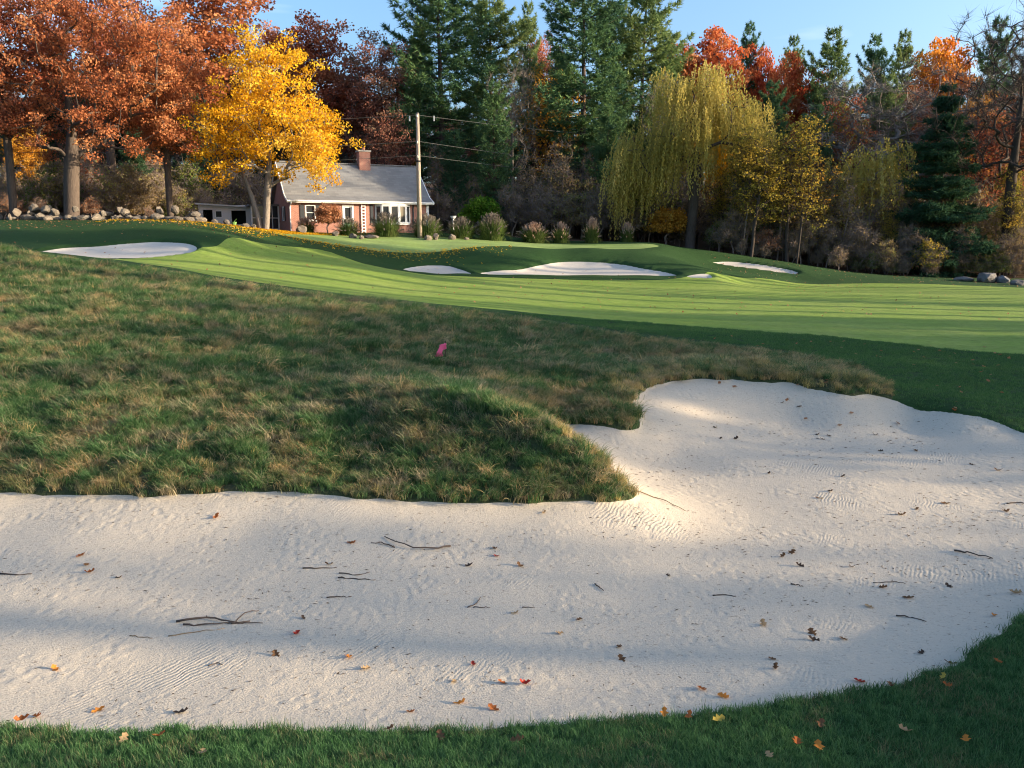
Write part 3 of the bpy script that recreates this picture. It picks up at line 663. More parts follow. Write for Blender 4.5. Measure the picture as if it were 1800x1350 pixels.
broadleaf('brush_a', 211, 1.2, [(0, 0, 1.9, 1.7, 1.5, 1.6), (1, 0, 1.6, 1.2, 1.2, 1.2)], 80, 26, .16, .5, (0, 0), .06, twigs=22, r_tip=.010, twl=.7, twd=.02)
broadleaf('brush_b', 221, 1.4, [(0, 0, 2.2, 1.5, 1.4, 1.9), (-1, 0, 1.5, 1.2, 1.2, 1.1)], 80, 8, .16, .5, (0, 0), .06, twigs=30, r_tip=.010, twl=.85, twd=.02)
broadleaf('bush', 231, .8, [(0, 0, 1.3, 1.5, 1.3, 1.1), (.4, 0, 1.8, 1.0, 1.0, .8)], 110, 60, .16, .42, (0, 0), .06, r_tip=.010, flat=.8)

def pine(key, seed, H, z0, rmax, nwh, per, profile='white', tuft=.42, dens=1.0, width=.055, needles=11):
    r = np.random.default_rng(seed)
    tp = trunk_path(r, H, 14, (0, 0), .12); tz = tp[:, 2]
    Vs, Fs, off = [], [], 0
    rr = np.interp(tz, [0, H], [.012 * H + .06, .02])
    V, F = tube_np(tp, rr, 8); Vs.append(V); Fs.append(F); off = len(V)
    TC, TD, TS = [], [], []
    zs = np.linspace(z0, H * .985, nwh) + r.normal(0, .25, nwh)
    for w_, z in enumerate(zs):
        f = np.clip((z - z0) / (H - z0), 0, 1)
        if profile == 'white':
            Lm = rmax * (np.sin(np.pi * min(1, (1 - f) ** .75 * .5 + .02)) ** .8) * r.uniform(.65, 1.15) * (.55 if f < .12 else 1)
        else:
            Lm = rmax * (1 - f) ** .8 * r.uniform(.85, 1.1) + .25
        n = max(3, int(per * r.uniform(.7, 1.2))); a0 = r.uniform(0, 6.28)
        for q in range(n):
            a = a0 + q / n * 6.283 + r.normal(0, .25); Lq = Lm * r.uniform(.6, 1.12)
            x0 = np.interp(z, tz, tp[:, 0]); y0 = np.interp(z, tz, tp[:, 1])
            m = 7; s = np.linspace(0, 1, m)
            if profile == 'white': dz = Lq * (.05 * s - .12 * s * (1 - s) * 2 + .22 * s ** 3) + f * Lq * .45 * s
            else: dz = Lq * (-.28 * s + .16 * s ** 3) + f * Lq * .3 * s
            bend = r.normal(0, .12)
            P = np.c_[x0 + np.cos(a + bend * s) * Lq * s, y0 + np.sin(a + bend * s) * Lq * s, z + dz]
            V, F = tube_np(P, np.linspace(.022 + .008 * Lq, .008, m), 3); Vs.append(V); Fs.append(F + off); off += len(V)
            nt_ = int(max(4, Lq * 9 * dens)); st = r.uniform(.2 if profile == 'white' else .1, 1.0, nt_) ** .8
            side = r.normal(0, 1, nt_) * .26 * Lq * (1 - st * .55) * (np.sin(st * 3.0) * .8 + .25)
            cx = np.interp(st, s, P[:, 0]) - np.sin(a) * side; cy = np.interp(st, s, P[:, 1]) + np.cos(a) * side
            cz = np.interp(st, s, P[:, 2]) + r.normal(.05, .09, nt_) - np.abs(side) * .05
            TC.append(np.c_[cx, cy, cz])
            sg = np.sign(side)[:, None]
            TD.append(np.c_[np.cos(a) * .8 - np.sin(a) * sg[:, 0] * .6, np.sin(a) * .8 + np.cos(a) * sg[:, 0] * .6, np.full(nt_, .35 if profile == 'white' else -.05)])
    tm = mesh_np(key + '_trunk', np.concatenate(Vs), np.concatenate(Fs), smooth=True)
    C = np.concatenate(TC); D = np.concatenate(TD); ci = np.repeat(np.arange(len(C)), needles); n = len(ci)
    dr = D[ci] * .75 + unit(r, n) * .85; dr /= np.linalg.norm(dr, axis=1, keepdims=True)
    l = tuft * r.uniform(.6, 1.15, n)[:, None]; sd = np.cross(dr, unit(r, n)); sd /= np.linalg.norm(sd, axis=1, keepdims=True) + 1e-9
    b = C[ci] + unit(r, n) * .05
    V = np.stack([b - sd * width * .5, b + sd * width * .5, b + dr * l], 1).reshape(-1, 3)
    cm = mesh_np(key + '_crown', V, np.arange(n * 3).reshape(-1, 3), attrs={'rnd': np.clip(r.random(len(C))[ci] * .6 + r.random(n) * .4, 0, 1)})
    TREES[key] = (tm, cm, H)
pine('pine_a', 301, 30, 6, 6.2, 27, 6, dens=1.6, width=.10, tuft=.55, needles=8)
pine('pine_b', 311, 30, 8, 5.6, 25, 6, dens=1.6, width=.10, tuft=.55, needles=8)
pine('pine_c', 321, 22, 2.5, 4.4, 28, 6, dens=1.6, width=.09, tuft=.5, needles=8)
pine('spruce', 331, 15, 1.2, 4.4, 40, 8, profile='spruce', dens=1.7, width=.075, tuft=.38, needles=8)

def willow(key, seed, trunk_h, lobes, n, base_r, lmin, lmax, strands, lean=(0, 0)):
    r = np.random.default_rng(seed)
    C = lobes_points(r, lobes, n, .45); C[:, 2] = np.maximum(C[:, 2], 2.5)
    tr = trunk_path(r, trunk_h, 8, lean, .3)
    nd, par, rad, br = grow(r, tr, C, r_tip=.02, up=.6, sag=-.25, wig=.14)
    tm = tree_mesh(key + '_trunk', nd, rad, br, len(tr), base_r=base_r, r=r)
    ci = np.repeat(np.arange(n), strands); m = len(ci)
    top = C[ci] + unit(r, m) * np.array([.7, .7, .35]); Ls = np.minimum(r.uniform(lmin, lmax, m), top[:, 2] - .7)
    out = top[:, :2] - tr[-1][:2]; out /= np.linalg.norm(out, axis=1, keepdims=True) + 1e-6
    k = 22; s = (np.arange(k) + .5) / k
    P = top[:, None] + np.stack([out[:, None, 0] * .35 * np.sin(s * 1.5)[None] , out[:, None, 1] * .35 * np.sin(s * 1.5)[None], -Ls[:, None] * s[None] + .12 * np.sin(s * 3.1)[None]], -1)
    P = P + r.normal(0, .05, P.shape); P = P.reshape(-1, 3)
    A = np.tile(np.array([[0, 0, -1.]]), (len(P), 1)) + unit(r, len(P)) * .55
    V, F = kites(P, A, unit(r, len(P)), np.repeat(Ls / k * 1.5, k).clip(.18, .42), .10)
    rn = np.clip(np.repeat(r.random(m) * .55 + r.random(n)[ci] * .3, k) + r.random(len(P)) * .2, 0, 1)
    TREES[key] = (tm, mesh_np(key + '_crown', V, F, attrs={'rnd': rn}), max(p[2] + p[5] for p in lobes))
willow('willow_hero', 401, 8.5, [(0, 0, 13, 3.6, 3.4, 3.2), (3.6, 0, 11.2, 3, 3, 2.6), (-4, 0, 8, 2.8, 3, 2.4), (4.8, 0, 9.5, 2, 2.4, 2), (-1.5, -1, 10, 3.6, 3, 2.6), (-5.2, -.4, 5.8, 1.8, 2, 1.2)], 210, .4, 1.2, 4.4, 11)
willow('willow_small', 411, 5, [(0, 0, 7.4, 1.9, 1.8, 1.6), (-1.8, 0, 6.2, 1.6, 1.6, 1.4), (1.6, 0, 8.4, 1.1, 1.2, 1.4)], 75, .16, 1.2, 3.6, 7, (.05, 0))

# ------------------------------------------------------------------ planting
K0 = 1472.0
def px2x(px, Y): return (px - 900) / K0 * Y
def top_z(py, Y): return PY(900, py, Y)[2]
def plant(key, name, px, Y, top, label, leaf, bark, cat='tree', group=None, rz=None, wide=1.0, x=None, base_dz=0):
    x = px2x(px, Y) if x is None else x
    z = ground(x, Y) + base_dz; tm, cm, H = TREES[key]
    s = (top_z(top, Y) - z) / H if top is not None else 1
    rz = random.Random(int(px * 7 + Y)).uniform(0, 6.28) if rz is None else rz
    e = empty(name, (x, Y, z), rz, (s * wide, s * wide, s)); tag(e, label, cat, group)
    for nm, me, mt in (('trunk', tm, B[bark]), ('crown', cm, L.get(leaf))):
        if me is None: continue
        if len(me.materials) == 0: me.materials.append(mt)
        o = obj(nm, me, e); o.material_slots[0].link = 'OBJECT'; o.material_slots[0].material = mt
    return e
# left side
plant('oak_hero', 'oak_tree', 130, 58.5, -70, 'large spreading rust leaved oak with thick trunk behind the stone wall', 'oak', 'oak', rz=0)
plant('oak_b', 'oak_tree', 28, 58.8, -60, 'russet oak with slim dark trunk at the far left edge', 'redoak', 'oak', rz=.5)
plant('oak_b', 'oak_tree', 303, 61.5, 20, 'slim rust oak standing between the large oak and the white shed', 'oak', 'oak', rz=2.2)
plant('oak_c', 'oak_tree', -60, 66, -120, 'tall russet oak partly cut by the left picture edge', 'redoak', 'oak', rz=1.1)
plant('oak_b', 'oak_tree', 210, 82, -90, 'rust oak crown showing high behind the large oak', 'redoak', 'oak', rz=4.0)
plant('oak_c', 'oak_tree', 370, 84, -70, 'tall orange brown oak rising behind the golden maple, left side', 'oak', 'oak', rz=3.0, wide=1.25)
plant('maple_gold', 'maple_tree', 468, 61.5, 45, 'bright golden yellow maple standing in front of the brick house', 'yellow', 'grey', rz=0)
mg = [o for o in bpy.data.objects if o.name.startswith('maple_tree') and o.type == 'EMPTY'][-1]
MB().tube([(-.35, 0, -.4), (-.5, 0, .8), (-.9, .1, 2.2), (-1.35, .1, 3.6), (-1.9, 0, 5.4)], [.30, .22, .19, .15, .08], 8).build('trunk', B['grey'], mg, smooth=True)
plant('oak_c', 'oak_tree', 585, 88, 18, 'pinkish brown oak whose top rises above the golden maple', 'redoak', 'oak', rz=.2, wide=1.2)
plant('oak_c', 'oak_tree', 500, 95, 40, 'dull rust oak top just left of the pinkish brown oak', 'oak', 'oak', rz=1.9, wide=1.2)
plant('oak_b', 'oak_tree', 668, 86, 60, 'dark maroon oak right of the chimney, left of the tall pine', 'maroon', 'dark', rz=5.1)
plant('sparse', 'oak_tree', 690, 79, 190, 'small maroon leaved tree right behind the utility pole', 'maroon', 'dark', rz=3.1)
plant('maple_b', 'maple_tree', 60, 74, 215, 'yellow orange young maple low behind the left stone wall', 'amber', 'grey', rz=.7, wide=.8)
plant('sapling', 'young_tree', 150, 66, 250, 'thin red leaved sapling beside the trunk of the large oak', 'redoak', 'twig', rz=.7, wide=1.3)
plant('pine_c', 'pine_tree', 250, 74, 225, 'dark low pine behind the gap between the two rust oaks', 'spruce', 'pine', rz=.4, wide=1.1)
plant('pine_c', 'pine_tree', 355, 80, 170, 'dark pine behind the white shed', 'spruce', 'pine', rz=1.4)
# tall pines
plant('pine_a', 'pine_tree', 782, 85, -75, 'tallest blue green white pine, left of the two framing the sky gap', 'pine', 'pine', rz=.3, wide=1.3)
plant('pine_b', 'pine_tree', 862, 90, -25, 'tall white pine immediately right of the tallest left pine', 'pine2', 'pine', rz=1.3, wide=1.25)
plant('pine_b', 'pine_tree', 1022, 84, -70, 'tall dark white pine with layered branches left of the pale pine', 'pine', 'pine', rz=2.3, wide=1.3)
plant('pine_a', 'pine_tree', 1118, 92, -45, 'tall pale green pine just left of the red maple', 'pine2', 'pine', rz=3.3, wide=1.15)
plant('pine_a', 'pine_tree', 738, 97, 60, 'dark pine half hidden behind the tallest left pine', 'pine', 'pine', rz=2.6)
plant('pine_b', 'pine_tree', 1070, 96, 5, 'pine squeezed between the dark layered pine and the pale pine', 'pine', 'pine', rz=.6)
plant('pine_b', 'pine_tree', 1160, 98, 60, 'pale pine right behind the tall pale pine, touching the red maple', 'pine2', 'pine', rz=4.6)
plant('pine_b', 'pine_tree', 985, 102, 95, 'distant pine filling the lower sky gap between the tall pines', 'pine', 'pine', rz=1.6)
plant('pine_c', 'pine_tree', 925, 100, 12, 'slim distant pine top showing in the sky gap', 'pine2', 'pine', rz=3, wide=.55)
plant('pine_c', 'pine_tree', 870, 79, 150, 'mid height dark pine below the pine pair behind the wires', 'pine', 'pine', rz=.9)
plant('pine_c', 'pine_tree', 1065, 79, 190, 'dark green pine immediately left of the weeping willow', 'pine', 'pine', rz=4.4)
plant('pine_c', 'pine_tree', 800, 77, 235, 'shorter dark pine right of the utility pole', 'spruce', 'pine', rz=2.4)
plant('sparse', 'oak_tree', 965, 86, 110, 'thin oak with amber leaves among the dark pines', 'amber', 'dark', rz=1.2)
plant('oak_b', 'oak_tree', 955, 104, 55, 'far rust coloured tree top between the two tall pines', 'redoak', 'oak', rz=2.0, wide=.6)
plant('bare_a', 'bare_tree', 900, 82, 90, 'grey leafless tree in front of the sky gap between pines', None, 'grey', rz=1, wide=.7)
# willow and company
plant('willow_hero', 'willow_tree', 1213, 72, 100, 'large yellow green weeping willow right of the ornamental grasses', 'willow', 'oak', rz=0, wide=1.12)
plant('maple_b', 'maple_tree', 1262, 80, 215, 'golden orange maple glowing behind the willow trunk', 'yellow', 'dark', rz=2, wide=.75)
plant('alder_a', 'alder_tree', 1322, 67.5, 215, 'dark stemmed alder with yellow green top, right beside the willow', 'olive', 'dark', rz=0, wide=1.3)
plant('alder_a', 'alder_tree', 1385, 68.5, 195, 'leaning dark alder, middle of the alder clump', 'olive', 'dark', rz=2.2, wide=1.35)
plant('alder_a', 'alder_tree', 1300, 70, 240, 'thin dark alder tucked against the right side of the willow', 'olive', 'dark', rz=1.0)
plant('alder_b', 'alder_tree', 1403, 67.3, 250, 'bare looking alder in front of the leaning dark alder', 'olive', 'dark', rz=3.0)
plant('alder_b', 'alder_tree', 1352, 70.5, 225, 'slender alder between the two larger dark alders', 'olive', 'dark', rz=4)
plant('alder_b', 'alder_tree', 1425, 70, 235, 'thin brown alder at the right side of the alder clump', 'amber', 'dark', rz=5.2)
plant('alder_b', 'alder_tree', 1460, 72, 265, 'sparse twiggy alder left of the small willow', 'olive', 'dark', rz=1.2)
plant('willow_small', 'willow_tree', 1500, 72.5, 238, 'small weeping willow left of the dark spruce', 'willow', 'grey', rz=0, wide=1.25)
plant('spruce', 'spruce_tree', 1645, 70, 148, 'dark dense spruce on the right side of the woods edge', 'spruce', 'pine', rz=.3, wide=1.02)
plant('bare_a', 'bare_tree', 1768, 69, -60, 'tall bare tree with straight trunk near the right picture edge', None, 'dark', rz=.4)
plant('bare_b', 'bare_tree', 1575, 82, 100, 'bare grey tree with crooked curving limbs behind the spruce', None, 'grey', rz=.2, wide=1.25)
plant('bare_b', 'bare_tree', 1700, 84, 120, 'pale bare tree with spreading limbs right of the spruce', None, 'grey', rz=2.6, wide=1.1)
plant('sparse', 'oak_tree', 1735, 76, 185, 'small oak with red brown leaves right of the spruce', 'redoak', 'dark', rz=.9, wide=1.1)
plant('oak_b', 'oak_tree', 1820, 80, 130, 'rust oak partly cut by the right picture edge', 'redoak', 'dark', rz=3.3)
plant('bare_a', 'bare_tree', 1840, 76, -20, 'bare tree whose branches enter at the right picture edge', None, 'grey', rz=2.4)
# skyline row
plant('maple_b', 'maple_tree', 1455, 86, 175, 'olive gold tree behind the small willow', 'olive', 'dark', rz=.4, wide=.9)
plant('pine_c', 'pine_tree', 1540, 88, 140, 'green pine between small willow and spruce', 'pine2', 'pine', rz=1.4, wide=1.0)
plant('oak_b', 'oak_tree', 1600, 92, 150, 'rust brown oak crown behind the spruce top', 'maroon', 'dark', rz=2.4)
plant('maple_b', 'maple_tree', 1690, 88, 165, 'dull amber tree right of the spruce top', 'amber', 'dark', rz=4.4, wide=.8)
plant('pine_c', 'pine_tree', 1345, 90, 150, 'green pine rising between willow and crimson maple', 'pine', 'pine', rz=.4, wide=1.0)
plant('pine_c', 'pine_tree', 1780, 90, 110, 'green pine behind the tall bare tree at right', 'pine', 'pine', rz=5.0, wide=1.0)
plant('maple_b', 'maple_tree', 1228, 100, 38, 'bright red maple rounded above the willow top', 'red', 'oak', rz=.3, wide=.85)
plant('maple_b', 'maple_tree', 1330, 106, 72, 'orange red maple on the skyline right of the willow', 'red', 'oak', rz=1.9, wide=.55)
plant('maple_b', 'maple_tree', 1392, 98, 92, 'crimson maple on the skyline left of the pale pines', 'red', 'oak', rz=3.1, wide=.65)
plant('pine_c', 'pine_tree', 1300, 108, 48, 'bluish pine tip between red maples on the skyline', 'pine', 'pine', rz=1, wide=.6)
plant('pine_c', 'pine_tree', 1440, 96, 58, 'pale green pine on the skyline right of the crimson maple', 'pine2', 'pine', rz=2, wide=.85)
plant('pine_c', 'pine_tree', 1375, 110, 70, 'far pine tip just above the crimson maple', 'pine2', 'pine', rz=3, wide=.6)
plant('pine_c', 'pine_tree', 1515, 102, 68, 'bluish pine on the skyline, left of the orange maple', 'pine', 'pine', rz=4, wide=.7)
plant('pine_c', 'pine_tree', 1565, 104, 62, 'pine tip directly left of the bright orange maple', 'pine2', 'pine', rz=5, wide=.65)
plant('maple_b', 'maple_tree', 1632, 98, 55, 'bright orange maple glowing on the skyline above the spruce', 'orange', 'oak', rz=.8, wide=.75)
plant('pine_c', 'pine_tree', 1722, 96, 40, 'dark bluish pine on the skyline right of the orange maple', 'pine', 'pine', rz=.3, wide=.75)
plant('sparse', 'oak_tree', 1470, 84, 165, 'thin russet tree in front of the pale skyline pines', 'redoak', 'grey', rz=2.2)
plant('bare_a', 'bare_tree', 1500, 88, 110, 'grey leafless tree between pale pine and spruce', None, 'grey', rz=.9, wide=.85)
plant('bare_a', 'bare_tree', 1170, 84, 130, 'leafless grey tree between pale pine and willow', None, 'grey', rz=3.9, wide=.7)
plant('pine_c', 'pine_tree', 1420, 82, 190, 'mid height green pine behind the alder clump', 'pine', 'pine', rz=3.3, wide=1.0)

# shrubs and saplings along the woods edge
SH = [('brush_b', 790, 76, 330, 'brush', 'bare purplish shrub right of the house gable'), ('brush_b', 830, 78, 318, 'brush', 'tall bare twiggy shrub behind the green shrub'),
      ('bush', 845, 74.5, 345, 'lime', 'bright green leafy shrub behind the ornamental grasses'), ('brush_b', 900, 76, 322, 'brush', 'grey brown twiggy shrub right of the bright green shrub'),
      ('brush_b', 950, 75.5, 325, 'brush', 'bare brown shrub behind the middle ornamental grasses'), ('brush_a', 1000, 76, 335, 'brush', 'reddish brown shrub behind the sunlit plumes'),
      ('brush_b', 1050, 75, 330, 'brush', 'bare shrub left of the willow skirt'), ('brush_a', 1095, 74.5, 345, 'brush', 'russet shrub beneath the left edge of the willow'),
      ('bush', 1170, 72.5, 365, 'amber', 'small yellow leaved bush left of the willow trunk'), ('brush_a', 1265, 71, 385, 'greenbrush', 'low green brown brush right of the willow trunk'),
      ('brush_b', 1290, 70, 370, 'brush', 'bare brush between willow and first alder'), ('brush_a', 1345, 69.6, 400, 'copper', 'orange brown brush at the foot of the alders'),
      ('brush_b', 1410, 69, 385, 'brush', 'dense bare brush right of the alder stems'), ('brush_b', 1455, 69.5, 380, 'brush', 'dim twiggy brush below the small willow, left part'),
      ('brush_b', 1510, 68.5, 385, 'brush', 'dim twiggy brush below the small willow, right part'), ('brush_a', 1560, 67.5, 420, 'brush', 'dark low brush left of the spruce foot'),
      ('brush_b', 1600, 68.5, 395, 'brush', 'shaded brush directly left of the spruce trunk'), ('brush_a', 1635, 66.5, 420, 'olive', 'pale stemmed yellowish brush in front of the spruce'),
      ('brush_b', 1690, 68, 400, 'brush', 'dark brush right of the spruce foot'), ('brush_a', 1730, 68.5, 420, 'greenbrush', 'dull green brush behind the grey boulder'), ('brush_b', 1790, 67, 400, 'brush', 'dark brush at the right picture edge'),
      ('brush_a', 1105, 76.5, 310, 'greenbrush', 'olive shrub hanging behind the leftmost willow strands'),
      ('brush_a', 20, 60.5, 340, 'copper', 'straw coloured brush behind the left end of the stone wall'), ('brush_b', 75, 60.5, 345, 'copper', 'tangled tan brush between the left oak and large oak'),
      ('brush_a', 165, 60.3, 345, 'copper', 'sunlit tan brush right beside the large oak trunk'), ('brush_b', 265, 60, 362, 'copper', 'small tan twiggy bush right of the large oak'), ('brush_b', 200, 63, 330, 'greenbrush', 'dark green brush in shade behind the large oak')]
for k, px, Y, top, lf, lb in SH:
    plant(k, 'shrub', px, Y, top, lb, lf, 'twig', 'shrub', 'shrubs along the woods edge')
SAPL = [(772, 79, 250), (930, 78, 270), (985, 77, 240), (1040, 80, 260), (1140, 75, 300), (1305, 69.5, 290), (1368, 70, 260), (1440, 71, 290), (1478, 69.8, 300), (1535, 71, 300), (1585, 71, 330), (1668, 72, 350), (1715, 73, 310), (1755, 71, 330), (1798, 72, 300)]
SPN = ['right of the house gable', 'behind the middle of the grass row', 'behind the rightmost plume pair', 'left of the willow, in the pine shade', 'inside the left willow skirt', 'touching the first alder', 'within the alder clump', 'right of the alder clump', 'left below the small willow', 'right below the small willow', 'left of the spruce', 'under the right spruce boughs', 'right of the spruce, left of the red brown oak', 'beside the tall bare trunk on the left', 'right of the tall bare trunk']
for (px, Y, top), nmx in zip(SAPL, SPN):
    plant('sapling', 'young_tree', px, Y, top, 'thin bare sapling ' + nmx, 'brush', 'twig', 'sapling', 'thin saplings at the woods edge')

# deep woods behind: one mass that cannot be counted
def joined(key, leaf, bark):
    tm, cm, H = TREES[key]
    src = []
    V = []; polys = []; mi = []; off = 0; rn = []
    for k, me in enumerate((tm, cm)):
        if me is None: continue
        v = np.empty(len(me.vertices) * 3, np.float32); me.vertices.foreach_get('co', v); v = v.reshape(-1, 3)
        lt = np.empty(len(me.polygons), np.int32); me.polygons.foreach_get('loop_total', lt)
        li = np.empty(len(me.loops), np.int32); me.loops.foreach_get('vertex_index', li)
        ls = np.empty(len(me.polygons), np.int32); me.polygons.foreach_get('loop_start', ls)
        a = np.full(len(lt), .5, np.float32)
        if 'rnd' in me.attributes: me.attributes['rnd'].data.foreach_get('value', a)
        for c in (3, 4):
            m = lt == c
            if m.any():
                polys.append(li[ls[m][:, None] + np.arange(c)] + off); mi.append(np.full(m.sum(), k)); rn.append(a[m])
        V.append(v); off += len(v)
    me = mesh_np('woodland_tree', np.concatenate(V), polys, [B[bark], L.get(leaf) or B[bark]], np.concatenate(mi), {'rnd': np.concatenate(rn)})
    return obj('woodland_tree', me, link=False), H
def woodland(name, items, srcs, label):
    S_ = [joined(*s) for s in srcs]
    P = [(x, y, ground(x, y) - .1) for x, y, h, k in items]
    rr = random.Random(5)
    scatter(name, P, [(0, 0, rr.uniform(0, 6.28)) for _ in items], [h / S_[k][1] for x, y, h, k in items], [k for *_, k in items], [s[0] for s in S_], label, 'woodland')
rr = random.Random(21)
items = []
for y, n, h0, h1 in ((90, 30, 8, 14), (97, 32, 10, 16), (106, 34, 11, 17), (116, 36, 12, 18), (128, 36, 12, 19), (142, 36, 12, 19)):
    for k in range(n):
        x = -1.0 * y * .78 + (k + rr.uniform(.1, .9)) / n * y * 1.56
        # lower on the right and in the gap of sky between the pines
        f = 1.0 if x < -.08 * y else (.8 if x < .2 * y else .72)
        if x < -.28 * y: f = 1.15
        kind = rr.choices([0, 1, 2, 3, 4, 5, 6], [3, 2, 2, 2, 1.2, 2, 1.6] if x < -.1 * y else [4, 1, 1, 2, 1.4, 2, 1.0])[0]
        items.append((x, y + rr.uniform(-4, 4), rr.uniform(h0, h1) * f, kind))
woodland('woodland', items, [('pine_c', 'spruce', 'pine'), ('oak_b', 'maroon', 'dark'), ('oak_c', 'redoak', 'dark'), ('sparse', 'maroon', 'dark'), ('maple_b', 'amber', 'dark'), ('bare_a', None, 'grey'), ('pine_c', 'pine', 'pine')],
         'dim mixed autumn woodland filling the depth behind the front trees')
# undergrowth between the trunks
items = []
for k in range(260):
    y = rr.uniform(76, 98); x = rr.uniform(-.72, .7) * y
    if -25 < x < -3 and y < 82: continue
    items.append((x, y, rr.uniform(2.4, 6.5), rr.choice([0, 0, 1, 2])))
for k in range(50):
    y = rr.uniform(62.5, 74); x = rr.uniform(-48, -26)
    items.append((x, y, rr.uniform(2.2, 4.5), rr.choice([0, 1, 2])))
for k in range(60):
    y = rr.uniform(66.2, 71.5); x = rr.uniform(17, 46)
    items.append((x, y + max(0, (26 - x) * .35), rr.uniform(1.0, 2.0), rr.choice([0, 0, 2])))
for k in range(46):
    y = rr.uniform(68.5, 78); x = rr.uniform(17, 48)
    items.append((x, y + max(0, (24 - x) * .5), rr.uniform(4.5, 9.5), rr.choice([3, 3, 4, 5])))
for k in range(30):
    y = rr.uniform(77, 86); x = rr.uniform(-4, 17)
    items.append((x, y, rr.uniform(4, 8), rr.choice([3, 4, 4])))
woodland('undergrowth', items, [('brush_b', 'brush', 'twig'), ('brush_a', 'brush', 'twig'), ('brush_a', 'greenbrush', 'twig'), ('alder_b', 'brush', 'dark'), ('sapling', 'greenbrush', 'twig'), ('alder_a', 'olive', 'dark')], 'tangled dim undergrowth between the trunks of the woods')

# trees right of the picture whose long shadows stripe the course
items = []
def shade(x, y, h, k): items.append((x, y + 2.4, h, k))
rr = random.Random(77)
for y in np.arange(-18, -3.4, 2.2): shade(47 + rr.uniform(-3, 5), y + rr.uniform(-.8, .8), rr.uniform(9, 13), rr.choice([2, 2, 0]))       # keeps the near lawn in shade
shade(47, -3.3, 10, 2)
for y, k in ((-2.9, 4), (-.7, 5), (1.1, 4), (2.6, 4)): shade(58 + rr.uniform(-4, 6), y, rr.uniform(23, 27) if k == 5 else rr.uniform(10, 12), k)   # stripes on the sand
for y in np.arange(9.9, 20, 2.0): shade(47 + rr.uniform(-3, 5), y + rr.uniform(-.8, .8), rr.uniform(10, 14), rr.choice([0, 2, 2, 2]))     # shade over the mound
yy = 20.5
while yy < 50.5:                                                                                                                          # trunks that stripe the fairway
    shade(50 + rr.uniform(-4, 8), yy, rr.uniform(20, 28) if yy < 37 else rr.uniform(15.5, 18.5), 5)
    if rr.random() < .35: shade(52 + rr.uniform(-4, 8), yy + .6, rr.uniform(9, 13), rr.choice([4, 1]))
    yy += rr.choice([.45, .7, 1.2, 1.6, 2.4, 3.4])
for y in np.arange(9, 22, 5.0): shade(68 + rr.uniform(-5, 8), y + rr.uniform(-2, 2), rr.uniform(12, 17), rr.choice([0, 1, 3]))
woodland('woodland', items, [('sparse', 'maroon', 'dark'), ('bare_a', None, 'grey'), ('oak_c', 'redoak', 'dark'), ('pine_c', 'pine', 'pine'), ('alder_a', 'olive', 'dark'), ('tall_oak', 'redoak', 'dark')], 'open woodland along the right side of the course')

# ------------------------------------------------------------------ house
def brick_mat():
    t = NT('red_brick'); tcn = t.n('ShaderNodeTexCoord'); b = t.n('ShaderNodeTexBrick')
    m = t.n('ShaderNodeMapping'); m.inputs['Rotation'].default_value = (R(90), 0, 0); t.l(tcn.outputs['Object'], m.inputs[0])
    sep = t.n('ShaderNodeSeparateXYZ'); t.l(tcn.outputs['Object'], sep.inputs[0])
    cmb = t.n('ShaderNodeCombineXYZ'); t.l(t.math('ADD', sep.outputs[0], sep.outputs[1]), cmb.inputs[0]); t.l(sep.outputs[2], cmb.inputs[1])
    t.l(cmb.outputs[0], b.inputs['Vector'])
    b.inputs['Color1'].default_value = (.36, .15, .11, 1); b.inputs['Color2'].default_value = (.27, .10, .073, 1); b.inputs['Mortar'].default_value = (.38, .31, .26, 1)
    b.inputs['Scale'].default_value = 1; b.inputs['Brick Width'].default_value = .22; b.inputs['Row Height'].default_value = .075; b.inputs['Mortar Size'].default_value = .008
    n = t.noise(3, 3, tcn.outputs['Object'])
    return t.bsdf(t.mix(t.math('MULTIPLY', n, .5), b.outputs[0], (.38, .185, .14)), .9, t.bump(b.outputs['Fac'], -.4, .01), .2)
def shingle_mat():
    t = NT('grey_shingles'); p = t.n('ShaderNodeTexCoord').outputs['Object']
    b = t.n('ShaderNodeTexBrick'); t.l(t.scaled(p, (1, 1.3, 0)), b.inputs['Vector'])
    b.inputs['Color1'].default_value = (.19, .19, .19, 1); b.inputs['Color2'].default_value = (.11, .11, .113, 1); b.inputs['Mortar'].default_value = (.07, .07, .07, 1)
    b.inputs['Scale'].default_value = 1; b.inputs['Brick Width'].default_value = .5; b.inputs['Row Height'].default_value = .26; b.inputs['Mortar Size'].default_value = .008
    c = t.mix(t.noise(.7, 4, p), b.outputs[0], (.22, .22, .215))
    return t.bsdf(c, .95, t.bump(b.outputs['Fac'], -.5, .015), .15)
BR, SHG = brick_mat(), shingle_mat()
WHT = plain('white_paint', (.78, .77, .74), .55, .05); GLS = NT('window_glass').bsdf((.03, .035, .04), .04, None, .8)
DARK = plain('dark_interior', (.02, .02, .02), .9); SHT = plain('dark_shutters', (.035, .04, .045), .6)
DRG = plain('green_door', (.20, .36, .24), .5); CONC = plain('weathered_concrete', (.36, .33, .29), .9, .25, scale=3)
WOODP = bark_mat('pole_wood', (.19, .15, .115), (.34, .28, .225)); WIRE = plain('wire_metal', (.08, .078, .074), .7); PORC = plain('porcelain', (.6, .6, .58), .3)
TARP = plain('shed_board', (.72, .70, .67), .85, .15, scale=2)

